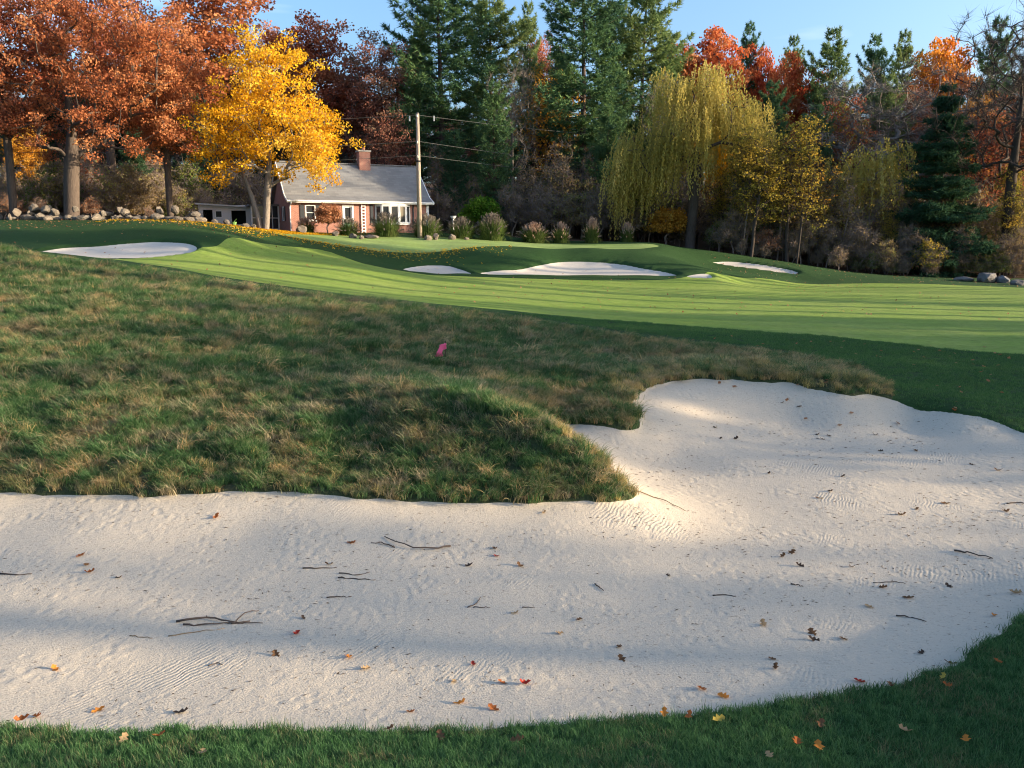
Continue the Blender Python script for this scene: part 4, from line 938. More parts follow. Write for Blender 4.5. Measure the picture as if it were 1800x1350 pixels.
def wall_holes(mb, x0, x1, z0, z1, holes, y0, y1):
    xs = sorted({x0, x1, *[h[0] for h in holes], *[h[1] for h in holes]}); zs = sorted({z0, z1, *[h[2] for h in holes], *[h[3] for h in holes]})
    for a, b in zip(xs, xs[1:]):
        run = None
        for c, d in zip(zs, zs[1:]):
            hole = any(h[0] <= a and b <= h[1] and h[2] <= c and d <= h[3] for h in holes)
            if hole:
                if run: mb.box(a, b, y0, y1, *run); run = None
            else: run = (run[0], d) if run else (c, d)
        if run: mb.box(a, b, y0, y1, *run)
    return mb
HX, HY = px2x(513, 66.0), 66.0
hz0 = 4.5
house = empty('brick_house', (HX, HY, hz0), R(25)); tag(house, 'one storey red brick house with grey shingle roof and white trim', 'house')
LW, DP, EV, RI = 11.4, 8.0, 2.5, 5.75
WIN = (1.15, 1.95, .95, 2.15); DOOR = (4.1, 5.0, .1, 2.2); BAY = (6.8, 9.75, .75, 2.25)
mb = MB(); wall_holes(mb, 0, LW, -.6, EV + .12, [WIN, DOOR, BAY], 0, .25)
mb.build('wall', BR, house)['label'] = 'sunlit brick front wall'
mb = MB(); mb.prism([(0.253, -.6), (DP - .25, -.6), (DP - .25, EV), (DP / 2, RI - .3), (.253, EV)], 0, .25); 
wl = mb.build('wall', BR, house); wl['label'] = 'shaded brick gable wall on the left'
MB().prism([(0.253, -.6), (DP - .25, -.6), (DP - .25, EV), (DP / 2, RI - .3), (.253, EV)], LW - .25, LW).build('wall', BR, house)
MB().box(0, LW, DP - .247, DP, -.6, EV + .12).build('wall', BR, house)
MB().box(.25, LW - .25, 1.6, 1.7, 0, EV).build('interior_shade_panel', DARK, house)  # near-black panel, the darkness of the unlit room put into its colour
# roof: two slopes with a flatter kick at the eave
rf = MB(); o = .45
rf.prism([(-o, EV - .02), (.55, EV + .42), (DP / 2, RI), (DP / 2, RI - .16), (.6, EV + .27), (-o, EV - .13)], -.3, LW + .3)
rf.prism([(DP + o, EV - .02), (DP + o, EV - .13), (DP - .6, EV + .27), (DP / 2, RI - .16), (DP / 2, RI), (DP - .55, EV + .42)], -.3, LW + .3)
roof = rf.build('roof', SHG, house)
MB().box(-.32, LW + .32, DP / 2 - .14, DP / 2 + .14, RI - .03, RI + .05).build('ridge_cap', SHG, roof)
MB().box(-.32, LW + .32, -o - .05, -o - .003, EV - .2, EV + .0).build('fascia', WHT, house)
MB().box(-.28, LW + .28, -o, 0, EV - .17, EV - .135).build('soffit', WHT, house)
MB().prism([(-o - .06, EV - .12), (-o - .16, EV - .12), (-o - .17, EV - .02), (-o - .05, EV - .02)], -.32, LW + .32).build('gutter', WHT, house)
for xx in (-.36, LW + .303):
    MB().prism([(-o, EV - .15), (-o, EV + .0), (.55, EV + .44), (DP / 2, RI + .02), (DP / 2, RI - .2), (.6, EV + .25)], xx, xx + .06).build('rake_board', WHT, house)
    MB().prism([(DP + o, EV - .15), (DP - .6, EV + .25), (DP / 2, RI - .2), (DP / 2, RI + .02), (DP - .55, EV + .44), (DP + o, EV + .0)], xx, xx + .06).build('rake_board', WHT, house)
ds = MB(); ds.tube([(-.05, -o - .1, EV - .1), (-.05, -o - .1, EV - .25), (-.05, -.07, EV - .5), (-.05, -.07, -.25)], .05, 6).build('downspout', WHT, house)
MB().box(LW - .2, LW + .02, -.02, .1, -.3, EV - .14).build('corner_board', WHT, house)
ch = MB().box(6.5, 7.45, 3.35, 4.25, 4.4, RI + 1.0).build('chimney', BR, house)
MB().box(6.42, 7.53, 3.27, 4.33, RI + 1.003, RI + 1.13).build('chimney_cap', CONC, ch)
MB().tube([(6.98, 3.8, RI + 1.1), (6.98, 3.8, RI + 1.38)], .16, 8).build('flue', plain('clay_flue', (.38, .17, .1), .9), ch)
MB().prism([(3.28, 5.0), (4.3, 5.72), (4.3, 5.84), (3.28, 5.14)], 6.44, 7.51).build('flashing', WHT, ch)
def window(parent, x0, x1, z0, z1, cols, rows, y=.06, shutters=True):
    w_ = MB(); f = .07
    w_.box(x0, x0 + f, y - .08, y + .1, z0, z1).box(x1 - f, x1, y - .08, y + .1, z0, z1).box(x0 + f, x1 - f, y - .08, y + .1, z1 - f, z1).box(x0 + f, x1 - f, y - .08, y + .1, z0, z0 + f)
    wo = w_.build('window', WHT, parent)
    ix0, ix1, iz0, iz1 = x0 + f, x1 - f, z0 + f, z1 - f
    cw, rh = (ix1 - ix0) / cols, (iz1 - iz0) / rows
    for c in range(cols):
        for q in range(rows):
            MB().box(ix0 + c * cw + .012, ix0 + (c + 1) * cw - .012, y + .03, y + .045, iz0 + q * rh + .012, iz0 + (q + 1) * rh - .012).build('pane', GLS, wo)
    m = MB()
    for c in range(1, cols): m.box(ix0 + c * cw - .014, ix0 + c * cw + .014, y + .02, y + .06, iz0, iz1)
    for q in range(1, rows): m.box(ix0, ix1, y + .017, y + .063, iz0 + q * rh - .02, iz0 + q * rh + .02)
    if m.v: m.build('muntin', WHT, wo)
    MB().box(x0 - .06, x1 + .06, -.09, .05, z0 - .09, z0 - .003).build('sill', WHT, wo)
    if shutters:
        for a in (x0 - .42, x1 + .06): MB().box(a, a + .36, -.05, -.003, z0, z1).build('shutter', SHT, wo)
window(house, *WIN, 1, 2)
dr = MB(); dr.box(4.1, 4.22, -.04, .2, .1, 2.2).box(4.88, 5.0, -.04, .2, .1, 2.2).box(4.22, 4.88, -.04, .2, 2.08, 2.2)
door = dr.build('front_door', WHT, house)
MB().box(4.22, 4.88, .08, .13, .1, 1.05).build('door_panel', DRG, door)
MB().box(4.22, 4.32, .08, .13, 1.05, 2.08).box(4.78, 4.88, .08, .13, 1.05, 2.08).box(4.32, 4.78, .08, .13, 1.05, 1.15).box(4.32, 4.78, .08, .13, 1.98, 2.08).build('sash', WHT, door)
MB().box(4.32, 4.78, .1, .115, 1.15, 1.98).build('pane', GLS, door)
MB().box(4.80, 4.84, .02, .08, 1.0, 1.08).build('handle', plain('brass', (.5, .35, .12), .35, metal=1), door)
MB().box(4.0, 5.1, -.9, -.003, -.35, .06).build('step', CONC, house)
tl = MB().box(5.62, 5.68, -.1, -.06, -.1, 2.25).box(5.92, 5.98, -.1, -.06, -.1, 2.25)
for k in range(9): tl.box(5.68, 5.92, -.095, -.065, .1 + k * .25, .19 + k * .25)
tl.build('trellis', WHT, house)['label'] = 'white wooden trellis between door and bay window'
# bay window: five casements bowed out from the wall
bp = [(6.8, -.02), (7.25, -.38), (7.9, -.55), (8.65, -.55), (9.3, -.38), (9.75, -.02)]
bay = empty('bay_window'); bay.parent = house
bb = MB(); bb.prism([(6.8, .02)] + bp[1:-1] + [(9.75, .02)], BAY[2] - .1, BAY[2], 'z').build('sill', WHT, bay)
MB().prism([(6.75, .02)] + [(a, b - .08) for a, b in bp[1:-1]] + [(9.8, .02)], BAY[3], BAY[3] + .1, 'z').build('head_board', WHT, bay)
MB().prism([(7.0, .02), (7.35, -.25), (9.2, -.25), (9.55, .02)], -.3, BAY[2] - .103, 'z').build('bay_base', BR, bay)
for (xa, ya), (xb, yb) in zip(bp, bp[1:]):
    d = Vector((xb - xa, yb - ya, 0)); n_ = d.length; d.normalize(); ang = math.atan2(d.y, d.x)
    fr = MB(); f = .11; h0, h1 = BAY[2] + .003, BAY[3] - .003
    fr.box(.0, f, -.04, .04, h0, h1).box(n_ - f, n_, -.04, .04, h0, h1).box(f, n_ - f, -.04, .04, h1 - .13, h1).box(f, n_ - f, -.04, .04, h0, h0 + .13)
    fo = fr.build('casement', WHT, bay, loc=(xa, ya, 0), rot=(0, 0, ang))
    fo2 = MB().box(f, n_ - f, -.005, .008, h0 + .13, h1 - .13).build('pane', GLS, bay, loc=(xa, ya, 0), rot=(0, 0, ang))
MB().box(10.0, 10.1, -.05, -.003, .75, 2.25).build('shutter', SHT, house); MB().box(6.4, 6.62, -.05, -.003, .75, 2.25).build('shutter', SHT, house)
# gable window on the shaded side
gw = MB().box(-.06, .04, 2.6, 2.68, .95, 2.1).box(-.06, .04, 3.32, 3.4, .95, 2.1).box(-.06, .04, 2.68, 3.32, 2.02, 2.1).box(-.06, .04, 2.68, 3.32, .95, 1.03).build('window', WHT, house)
MB().box(-.02, -.004, 2.68, 3.32, 1.03, 2.02).build('pane', GLS, gw)
for a in (2.2, 3.42): MB().box(-.05, -.003, a, a + .36, .95, 2.1).build('shutter', SHT, gw)
# white glazed porch at the back left corner
pc = empty('porch'); pc.parent = house
MB().box(-2.3, -.003, 5.2, 7.6, -.5, .35).build('base', WHT, pc)
for a in (-2.3, -1.16, -.12): MB().box(a, a + .12, 5.18, 5.3, .35, 2.2).build('post', WHT, pc)
MB().box(-2.4, -.003, 5.05, 7.7, 2.203, 2.35).build('porch_roof', SHG, pc)
for a in (-2.18, -1.04):
    MB().box(a, a + .92, 5.22, 5.24, .35, 2.2).build('pane', GLS, pc)
    MB().box(a, a + .92, 5.19, 5.216, 1.2, 1.26).box(a + .43, a + .49, 5.185, 5.215, .35, 2.2).build('muntin', WHT, pc)

# ------------------------------------------------------------------ shed
sx, sy = px2x(352, 71.5), 71.5
sz = PY(352, 390, 71.5)[2]
shed = empty('garden_shed', (sx, sy, sz - .1), R(6)); tag(shed, 'small whitish flat roofed shed behind the stones left of the house', 'shed')
wall_holes(MB(), 0, 4.3, -.6, 1.5, [(.35, 1.15, -.1, 1.1), (1.35, 1.95, .45, 1.05), (2.7, 3.9, -.1, 1.05)], 0, .1).build('wall', TARP, shed)
MB().box(0, .1, .103, 2.6, -.6, 1.55).build('wall', TARP, shed); MB().box(4.2, 4.3, .103, 2.6, -.6, 1.25).build('wall', TARP, shed)
MB().prism([(-.2, 1.55), (4.5, 1.28), (4.5, 1.40), (-.2, 1.68)], -.25, 2.8, 'y').build('roof', plain('shed_roof', (.6, .58, .54), .8), shed)
MB().box(.1, 4.2, 1.2, 1.3, -.5, 1.2).build('interior_shade_panel', DARK, shed)  # near-black sheet standing for the shade inside the shed openings
sw = MB().box(1.35, 1.41, .0, .08, .45, 1.05).box(1.89, 1.95, 0, .08, .45, 1.05).box(1.41, 1.89, 0, .08, .99, 1.05).box(1.41, 1.89, 0, .08, .45, .51).build('window', WHT, shed)
for a in (1.42, 1.66):
    for b in (.52, .76): MB().box(a, a + .21, .03, .045, b, b + .21).build('pane', GLS, sw)
tk = MB(); tk.tube([(0, 0, .35), (.3, 0, .35), (.75, 0, .35)], [.3, .34, .3], 10).box(.1, .65, -.2, .2, -.6, .12)
tk.build('storage_tank', WHT, None, loc=(sx - .9, sy - .3, sz + .2), smooth=False)
tag(bpy.data.objects['storage_tank'], 'white rounded container standing at the left end of the shed', 'container')
pot = MB(); pot.tube([(0, 0, 0), (0, 0, .1), (0, 0, .5), (0, 0, .52)], [.16, .17, .25, .26], 10).tube([(0, 0, .45), (.12, 0, .75), (.28, 0, .85)], [.03, .03, .02], 5)
gx_, gy_ = px2x(413, 63.2), 63.2
tag(pot.build('flower_pot', plain('lime_plastic', (.15, .30, .09), .5), None, loc=(gx_, gy_, ground(gx_, gy_) - .02), scale=(.8, .8, .6)), 'small lime green pot among the stones left of the golden maple', 'pot')

# ------------------------------------------------------------------ utility pole and wires
PXx, PYy = px2x(738, 64.5), 64.5; pz = ground(PXx, PYy)
ptop = top_z(200, PYy)
pole = empty('utility_pole', (PXx, PYy, pz)); tag(pole, 'tall wooden utility pole in front of the right end of the house', 'utility pole')
hp = ptop - pz
MB().tube([(0, 0, -.5), (0, 0, hp * .5), (0, 0, hp)], [.19, .165, .125], 12).build('pole_shaft', WOODP, pole, smooth=True)
MB().tube([(0, 0, hp - .003), (0, 0, hp + .08)], [.13, .09], 10).build('pole_cap', WIRE, pole)
hs = [top_z(204, PYy) - pz, top_z(250, PYy) - pz, top_z(275, PYy) - pz]
for k, h in enumerate(hs):
    MB().tube([(-.02, -.16, h - .1), (-.02, -.2, h), (-.02, -.2, h + .08)], [.035, .05, .03], 8).build('insulator', PORC, pole)
for h in (hs[2] - .25, hs[1] - .3):
    MB().tube([(-.24, 0, h), (.24, 0, h)], .03, 6).build('bolt', DARK, pole)
MB().tube([(0, 0, hs[2] - .42), (0, 0, hs[2] - .30)], .19, 12).build('pole_band', DARK, pole)
def wire(a, b, sag, rad, label):
    s = np.linspace(0, 1, 25)[:, None]; a, b = np.array(a), np.array(b)
    P = a + (b - a) * s; P[:, 2] -= sag * 4 * (s * (1 - s))[:, 0]
    o = MB().tube(P, rad, 4).build('power_line', WIRE); return tag(o, label, 'wire', 'overhead wires on the utility pole')
ends_r = [(1250, 249, 104), (1250, 306, 104), (1250, 322, 104)]; ends_l = [(-200, 206, 60), (-200, 262, 60), (-200, 285, 60)]
nm = ['topmost', 'middle', 'lowest']
for k in range(3):
    st = (PXx - .02, PYy - .2, pz + hs[k] + .05)
    wire(st, PY(*ends_r[k]), .35, .014, f'{nm[k]} overhead wire running right from the pole into the pines')
    wire(st, PY(*ends_l[k]), .5, .014, f'{nm[k]} overhead wire running left from the pole behind the maple')
# spacers hanging on the top wire
for px, lb in ((720, 'small white tag hanging on the top wire left of the pole'), (763, 'small white tag hanging on the top wire right of the pole')):
    q = PY(px, 205, 64.4)
    tag(MB().box(-.05, .05, -.03, .03, -.32, .05).build('wire_tag', PORC, None, loc=q), lb, 'wire tag')

# ------------------------------------------------------------------ stones
ROCK = []
def rock_mat(name, a, b):
    t = NT(name); p = t.n('ShaderNodeTexCoord').outputs['Object']
    n = t.noise(2.2, 6, p); o = t.orand()
    return t.bsdf(t.mix(t.math('MULTIPLY', o, .6), t.ramp(n, [(.3, a), (.7, b)]), (.19, .155, .12)), .95, t.bump(t.noise(7, 5, p), .7, .06), .15)
RM = rock_mat('field_stone', (.06, .052, .044), (.20, .175, .145)); RMG = rock_mat('grey_boulder', (.075, .075, .08), (.20, .20, .205))
import bmesh
for k in range(7):
    bm = bmesh.new(); bmesh.ops.create_icosphere(bm, subdivisions=2, radius=1)
    for v in bm.verts:
        c = v.co.copy(); d = 0
        for q in range(5):
            pl = Vector((mnoise.noise(Vector((k * 3.1, q * 1.7, .3))), mnoise.noise(Vector((k * 2.3, q * 2.9, 5.3))), mnoise.noise(Vector((k * 1.1, q * 3.7, 8.3))) + .15)).normalized()
            h = .62 + .2 * mnoise.noise(Vector((k, q, 2.2))); s_ = c.dot(pl)
            if s_ > h: c -= pl * (s_ - h)
        v.co = c * (1 + .16 * mnoise.noise(c * 1.6 + Vector((k * 7, 0, 0))))
    me = bpy.data.meshes.new('stone'); bm.to_mesh(me); bm.free(); me.materials.append(RM); ROCK.append(me)
def stone(parent, x, y, sx_, sy_, sz_, rz, k, dz=.25, name='stone', tilt=0, mat=None):
    z = ground(x, y) + sz_ * dz
    o = obj(name, ROCK[k % 7], None, (x, y, z), (tilt, tilt * .6, rz), (sx_, sy_, sz_))
    if mat: o.material_slots[0].link = 'OBJECT'; o.material_slots[0].material = mat
    if parent: o.parent = parent
    return o
rr = random.Random(33)
wallE = empty('stone_wall', (0, 0, 0)); tag(wallE, 'long tumbled fieldstone wall below the oaks at left', 'stone wall')
px = -40
while px < 345:
    Y = 57.6 + rr.uniform(-.5, .5); w_ = rr.choice([.14, .2, .26, .34, .5, .62])
    stone(wallE, px2x(px, Y), Y, w_, rr.uniform(.3, .5), rr.uniform(.18, .40), rr.uniform(-.5, .5), rr.randrange(7), .4, tilt=rr.uniform(-.25, .25))
    if rr.random() < .62: stone(wallE, px2x(px + 6, Y), Y + .5, w_ * .85, .4, rr.uniform(.25, .4), rr.uniform(-.5, .5), rr.randrange(7), 1.6 + rr.uniform(-.2, .5), tilt=rr.uniform(-.5, .5))
    px += w_ * 2 * 25 * .82
# boulders and garden stones, each a thing
BLD = [(352, 390, 58.5, .55, .28, 'low tan stone at the right end of the fieldstone wall'), (378, 391, 59, .32, .24, 'rounded stone in front of the shed, left'), (400, 392, 59.5, .30, .26, 'rounded stone in front of the shed, middle'),
       (432, 393, 60, .34, .24, 'pale stone between shed and golden maple'), (447, 394, 60.5, .25, .2, 'small stone left of the golden maple trunks'),
       (530, 403, 63.2, .45, .42, 'pointed stone beside the house corner'), (590, 411, 63, .35, .24, 'pale round stone left of the house steps'), (620, 414, 62.6, .38, .28, 'pale stone below the front door'), (636, 414, 62.4, .26, .22, 'small pale stone right below the front door'), (652, 412, 63.2, .7, .2, 'flat stone slab below the trellis'),
       (752, 416, 63.8, .34, .3, 'pointed white stone left of the third grass clump'), (766, 415, 64.2, .3, .34, 'upright white stone beside the third grass clump'), (795, 417, 65, .45, .3, 'pale stone between two grass clumps'), (820, 418, 65.3, .22, .16, 'small pale stone right of the fourth grass clump')]
for px, py, Y, sw_, sh_, lb in BLD:
    tag(stone(None, px2x(px, Y), Y, sw_, sw_ * .8, sh_, rr.uniform(0, 3), rr.randrange(7), .55, 'garden_stone'), lb, 'stone', 'stones around the house')
for px, Y, sw_, sh_, lb in ((1738, 61.5, 1.0, .62, 'large grey boulder at the right edge of the fairway'), (1768, 61, .6, .42, 'smaller grey boulder leaning against the large one'), (1700, 62.5, .8, .25, 'low flat stone left of the grey boulder'), (1797, 59, .5, .3, 'small grey stone at the right picture edge')):
    tag(stone(None, px2x(px, Y), Y, sw_, sw_ * .8, sh_, rr.uniform(0, 3), rr.randrange(7), .55, 'boulder', mat=RMG), lb, 'boulder', 'grey boulders by the woods')

# ------------------------------------------------------------------ ornamental grasses
OG = leaf_mat('ornamental_blades', [(.035, .062, .018), (.06, .10, .028), (.09, .135, .038), (.13, .15, .05)], .35, .9); PL = leaf_mat('plume_heads', [(.30, .19, .14), (.42, .29, .22), (.52, .38, .29), (.55, .42, .33)], .45, .9)
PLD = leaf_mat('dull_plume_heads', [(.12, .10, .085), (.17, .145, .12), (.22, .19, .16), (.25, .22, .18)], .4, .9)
def grass_clump(seed):
    r = np.random.default_rng(seed); n = 900
    az = r.uniform(0, 6.28, n); ln = np.abs(r.normal(.0, .62, n)) + .08; Ln = r.uniform(.6, 1.1, n)
    segs = 4; d = np.c_[np.cos(az), np.sin(az)]; sd = np.c_[-d[:, 1], d[:, 0], np.zeros(n)]
    p = np.c_[d * (r.random(n) ** .5 * .55)[:, None], np.full(n, -.05)]; ang = ln * .5; V = np.zeros((n, segs * 2 + 1, 3))
    for k in range(segs + 1):
        wd = .016 * (1 - k / segs) ** .6
        if k < segs: V[:, 2 * k] = p - sd * wd; V[:, 2 * k + 1] = p + sd * wd
        else: V[:, 2 * k] = p
        st = Ln / segs; p = p + np.c_[d * (np.sin(ang) * st)[:, None], np.cos(ang) * st]; ang = ang + ln * .55
    m = segs * 2 + 1; o = (np.arange(n) * m)[:, None]
    Qd = np.concatenate([o + np.array([[2 * k, 2 * k + 1, 2 * k + 3, 2 * k + 2]]) for k in range(segs - 1)]); Tt = o + np.array([[2 * segs - 2, 2 * segs - 1, 2 * segs]])
    rn = r.random(n); me1 = mesh_np('foliage', V.reshape(-1, 3), [Qd, Tt], [OG], attrs={'rnd': np.r_[np.tile(rn, segs - 1), rn]})
    nplume = 130; az = r.uniform(0, 6.28, nplume); ln = np.abs(r.normal(0, .62, nplume)).clip(0, 1.35); rd_ = r.uniform(.72, 1.0, nplume)
    top = np.c_[np.cos(az) * np.sin(ln) * rd_ * 1.02, np.sin(az) * np.sin(ln) * rd_ * 1.02, .1 + np.cos(ln) * rd_ * .98]
    dirn = np.c_[np.cos(az) * np.sin(ln), np.sin(az) * np.sin(ln), np.cos(ln)]
    k = 16; s = np.tile(np.linspace(-.11, .11, k), nplume); ci = np.repeat(np.arange(nplume), k)
    P = top[ci] + dirn[ci] * s[:, None] + r.normal(0, .018, (len(ci), 3))
    A = dirn[ci] + unit(r, len(ci)) * .6
    V, F = kites(P, A, unit(r, len(ci)), .09, .034)
    me2 = mesh_np('plume', V, F, [PL], attrs={'rnd': np.clip(r.random(nplume)[ci] * .7 + r.random(len(ci)) * .3, 0, 1)})
    return me1, me2
GC = [grass_clump(500 + k) for k in range(3)]
CL = [(540, 399, 65.0, .8, .85, 'small pink plumed grass clump by the house corner'), (613, 411, 64.5, .95, 1.05, 'green grass clump below the front door, second from left'), (680, 412, 64.8, 1.35, 1.15, 'dark wide grass clump in front of the bay window'), (750, 415, 65.5, 1.2, 1.3, 'dark grass clump right of the utility pole'),
      (812, 419, 66.5, 1.25, 1.25, 'grey plumed grass clump fifth from the left'), (864, 424, 67, 1.2, 1.35, 'grey green grass clump in front of the bright green shrub'), (938, 428, 68, 1.3, 1.2, 'wide low grass clump in the middle of the right half'),
      (985, 428, 68.4, .8, 1.25, 'pink plumed sunlit grass clump, leftmost of the sunlit trio'), (1040, 428, 68.6, .75, 1.3, 'pink plumed sunlit grass clump in the middle of the trio'), (1102, 428, 69, .65, 1.25, 'rightmost pink plumed grass clump near the willow')]
for k, (px, py, Y, wd, ht, lb) in enumerate(CL):
    x = px2x(px, Y); e = empty('ornamental_grass', (x, Y, ground(x, Y)), k * 1.3, (wd * 1.18 * (1 + .12 * math.sin(k * 2.7)), wd * 1.18, ht * (1.22 + .14 * math.sin(k * 4.1)))); tag(e, lb, 'grass clump', 'ornamental grasses in a row')
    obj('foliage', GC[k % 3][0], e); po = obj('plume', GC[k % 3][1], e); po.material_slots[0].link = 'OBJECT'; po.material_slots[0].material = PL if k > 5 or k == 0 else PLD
plant('bush', 'shrub', 576, 64.6, 358, 'rounded copper brown shrub in front of the house window', 'copper', 'twig', 'shrub', rz=.4, wide=.85)
# small white bird bath
q = (px2x(797, 68.5), 68.5); e = MB().tube([(0, 0, -.1), (0, 0, .05), (0, 0, .1), (0, 0, 1.35), (0, 0, 1.42), (0, 0, 1.6)], [.2, .2, .07, .07, .18, .26], 10).build('bird_bath', WHT, None, loc=(q[0], q[1], ground(*q)))
tag(e, 'small white bird bath behind the grey plumed grass clumps', 'bird bath')

# yellow leaf carpet below the golden maple
r = np.random.default_rng(90)
Q = r.normal((0, 0), (1, 1), (14000, 2)) * [5.0, 1.7] + [px2x(560, 61.5), 61.3]
Q = Q[(Q[:, 1] > 56.5) & (Q[:, 1] < 67.5) & (Q[:, 0] < px2x(900, 62)) & (sdf(Q, GREEN) > -.5)]
Q2 = r.uniform((-27, 53), (-16, 63), (1500, 2)); Q = np.r_[Q, Q2]
zz = ground_many(Q); V, F = kites(np.c_[Q, zz + .03], unit(r, len(Q)) * [1, 1, .3], unit(r, len(Q)) * .5 + [0, 0, 1], r.uniform(.08, .15, len(Q)), .10)
tag(obj('fallen_leaves', mesh_np('fallen_leaves', V, F, [L['yellow']], attrs={'rnd': r.random(len(Q))})), 'carpet of fallen yellow leaves on the grass below the golden maple', 'leaves', kind='stuff')
# rusty leaves and specks strewn over the turf
Q = np.r_[r.uniform((-26, 34), (26, 58), (500, 2)), r.uniform((3, 17), (22, 27), (160, 2)), r.uniform((-34, 50), (-16, 58), (500, 2)), r.uniform((14, 56), (40, 66), (300, 2))]
zz = ground_many(Q); V, F = kites(np.c_[Q, zz + .035], unit(r, len(Q)) * [1, 1, .3], unit(r, len(Q)) * .5 + [0, 0, 1], r.uniform(.08, .15, len(Q)), .09)
tag(obj('scattered_leaves', mesh_np('scattered_leaves', V, F, [L['copper']], attrs={'rnd': r.random(len(Q))})), 'brown leaves scattered thinly over fairway and rough', 'leaves', kind='stuff')

# ------------------------------------------------------------------ fallen oak leaves, one by one
def oak_leaf(seed):
    r = np.random.default_rng(seed)
    mid = 7; half = []
    for k in range(mid):                                                   # lobed outline
        t = k / (mid - 1); wmax = math.sin(math.pi * min(1, t * .93 + .05)) ** .8 * .34
        half.append((t - .5, wmax * (1.15 if k % 2 else .42) + .012))
    pts, fcs = [], []
    curl, fold, tw = r.uniform(.6, 2.2), r.uniform(.15, .9), r.uniform(-.8, .8)
    def bend(x, y):
        z = curl * x * x * .9 + fold * abs(y) * 1.1 + tw * x * y * 1.5 + r.normal(0, .012)
        return (x, y, z + .02)
    for x, w_ in half: pts += [bend(x, 0), bend(x + r.normal(0, .02), w_ * r.uniform(.8, 1.15)), bend(x + r.normal(0, .02), -w_ * r.uniform(.8, 1.15))]
    for k in range(mid - 1):
        a, b = 3 * k, 3 * k + 3
        fcs += [(a, b, b + 1, a + 1), (a, a + 2, b + 2, b)]
    n = len(pts); pts += [(-.5, .012, curl * .22 + .02), (-.5, -.012, curl * .22 + .02), (-.78, 0, curl * .3)]; fcs.append((n, n + 1, n + 2))
    me = bpy.data.meshes.new('oak_leaf'); me.from_pydata(pts, [], fcs); me.update(); zmin = min(p[2] for p in pts)
    for v in me.vertices: v.co.z -= zmin
    return me
OL = [oak_leaf(600 + k) for k in range(8)]
def litter_mat(name, a, b):
    t = NT(name); n = t.noise(6, 4, t.n('ShaderNodeTexCoord').outputs['Object']); return t.leafy(t.mix(n, a, b), .25)
LC = {'rust': litter_mat('rust_leaf', (.26, .08, .03), (.42, .15, .05)), 'brown': litter_mat('brown_leaf', (.10, .055, .03), (.2, .11, .06)), 'dark': litter_mat('dark_leaf', (.045, .035, .03), (.11, .075, .055)),
      'tan': litter_mat('tan_leaf', (.32, .2, .10), (.46, .32, .18)), 'red': litter_mat('red_leaf', (.28, .03, .025), (.4, .06, .04)), 'yellow': litter_mat('yellow_leaf', (.38, .27, .05), (.46, .36, .09)), 'orange': litter_mat('orange_leaf', (.45, .16, .03), (.6, .25, .06))}
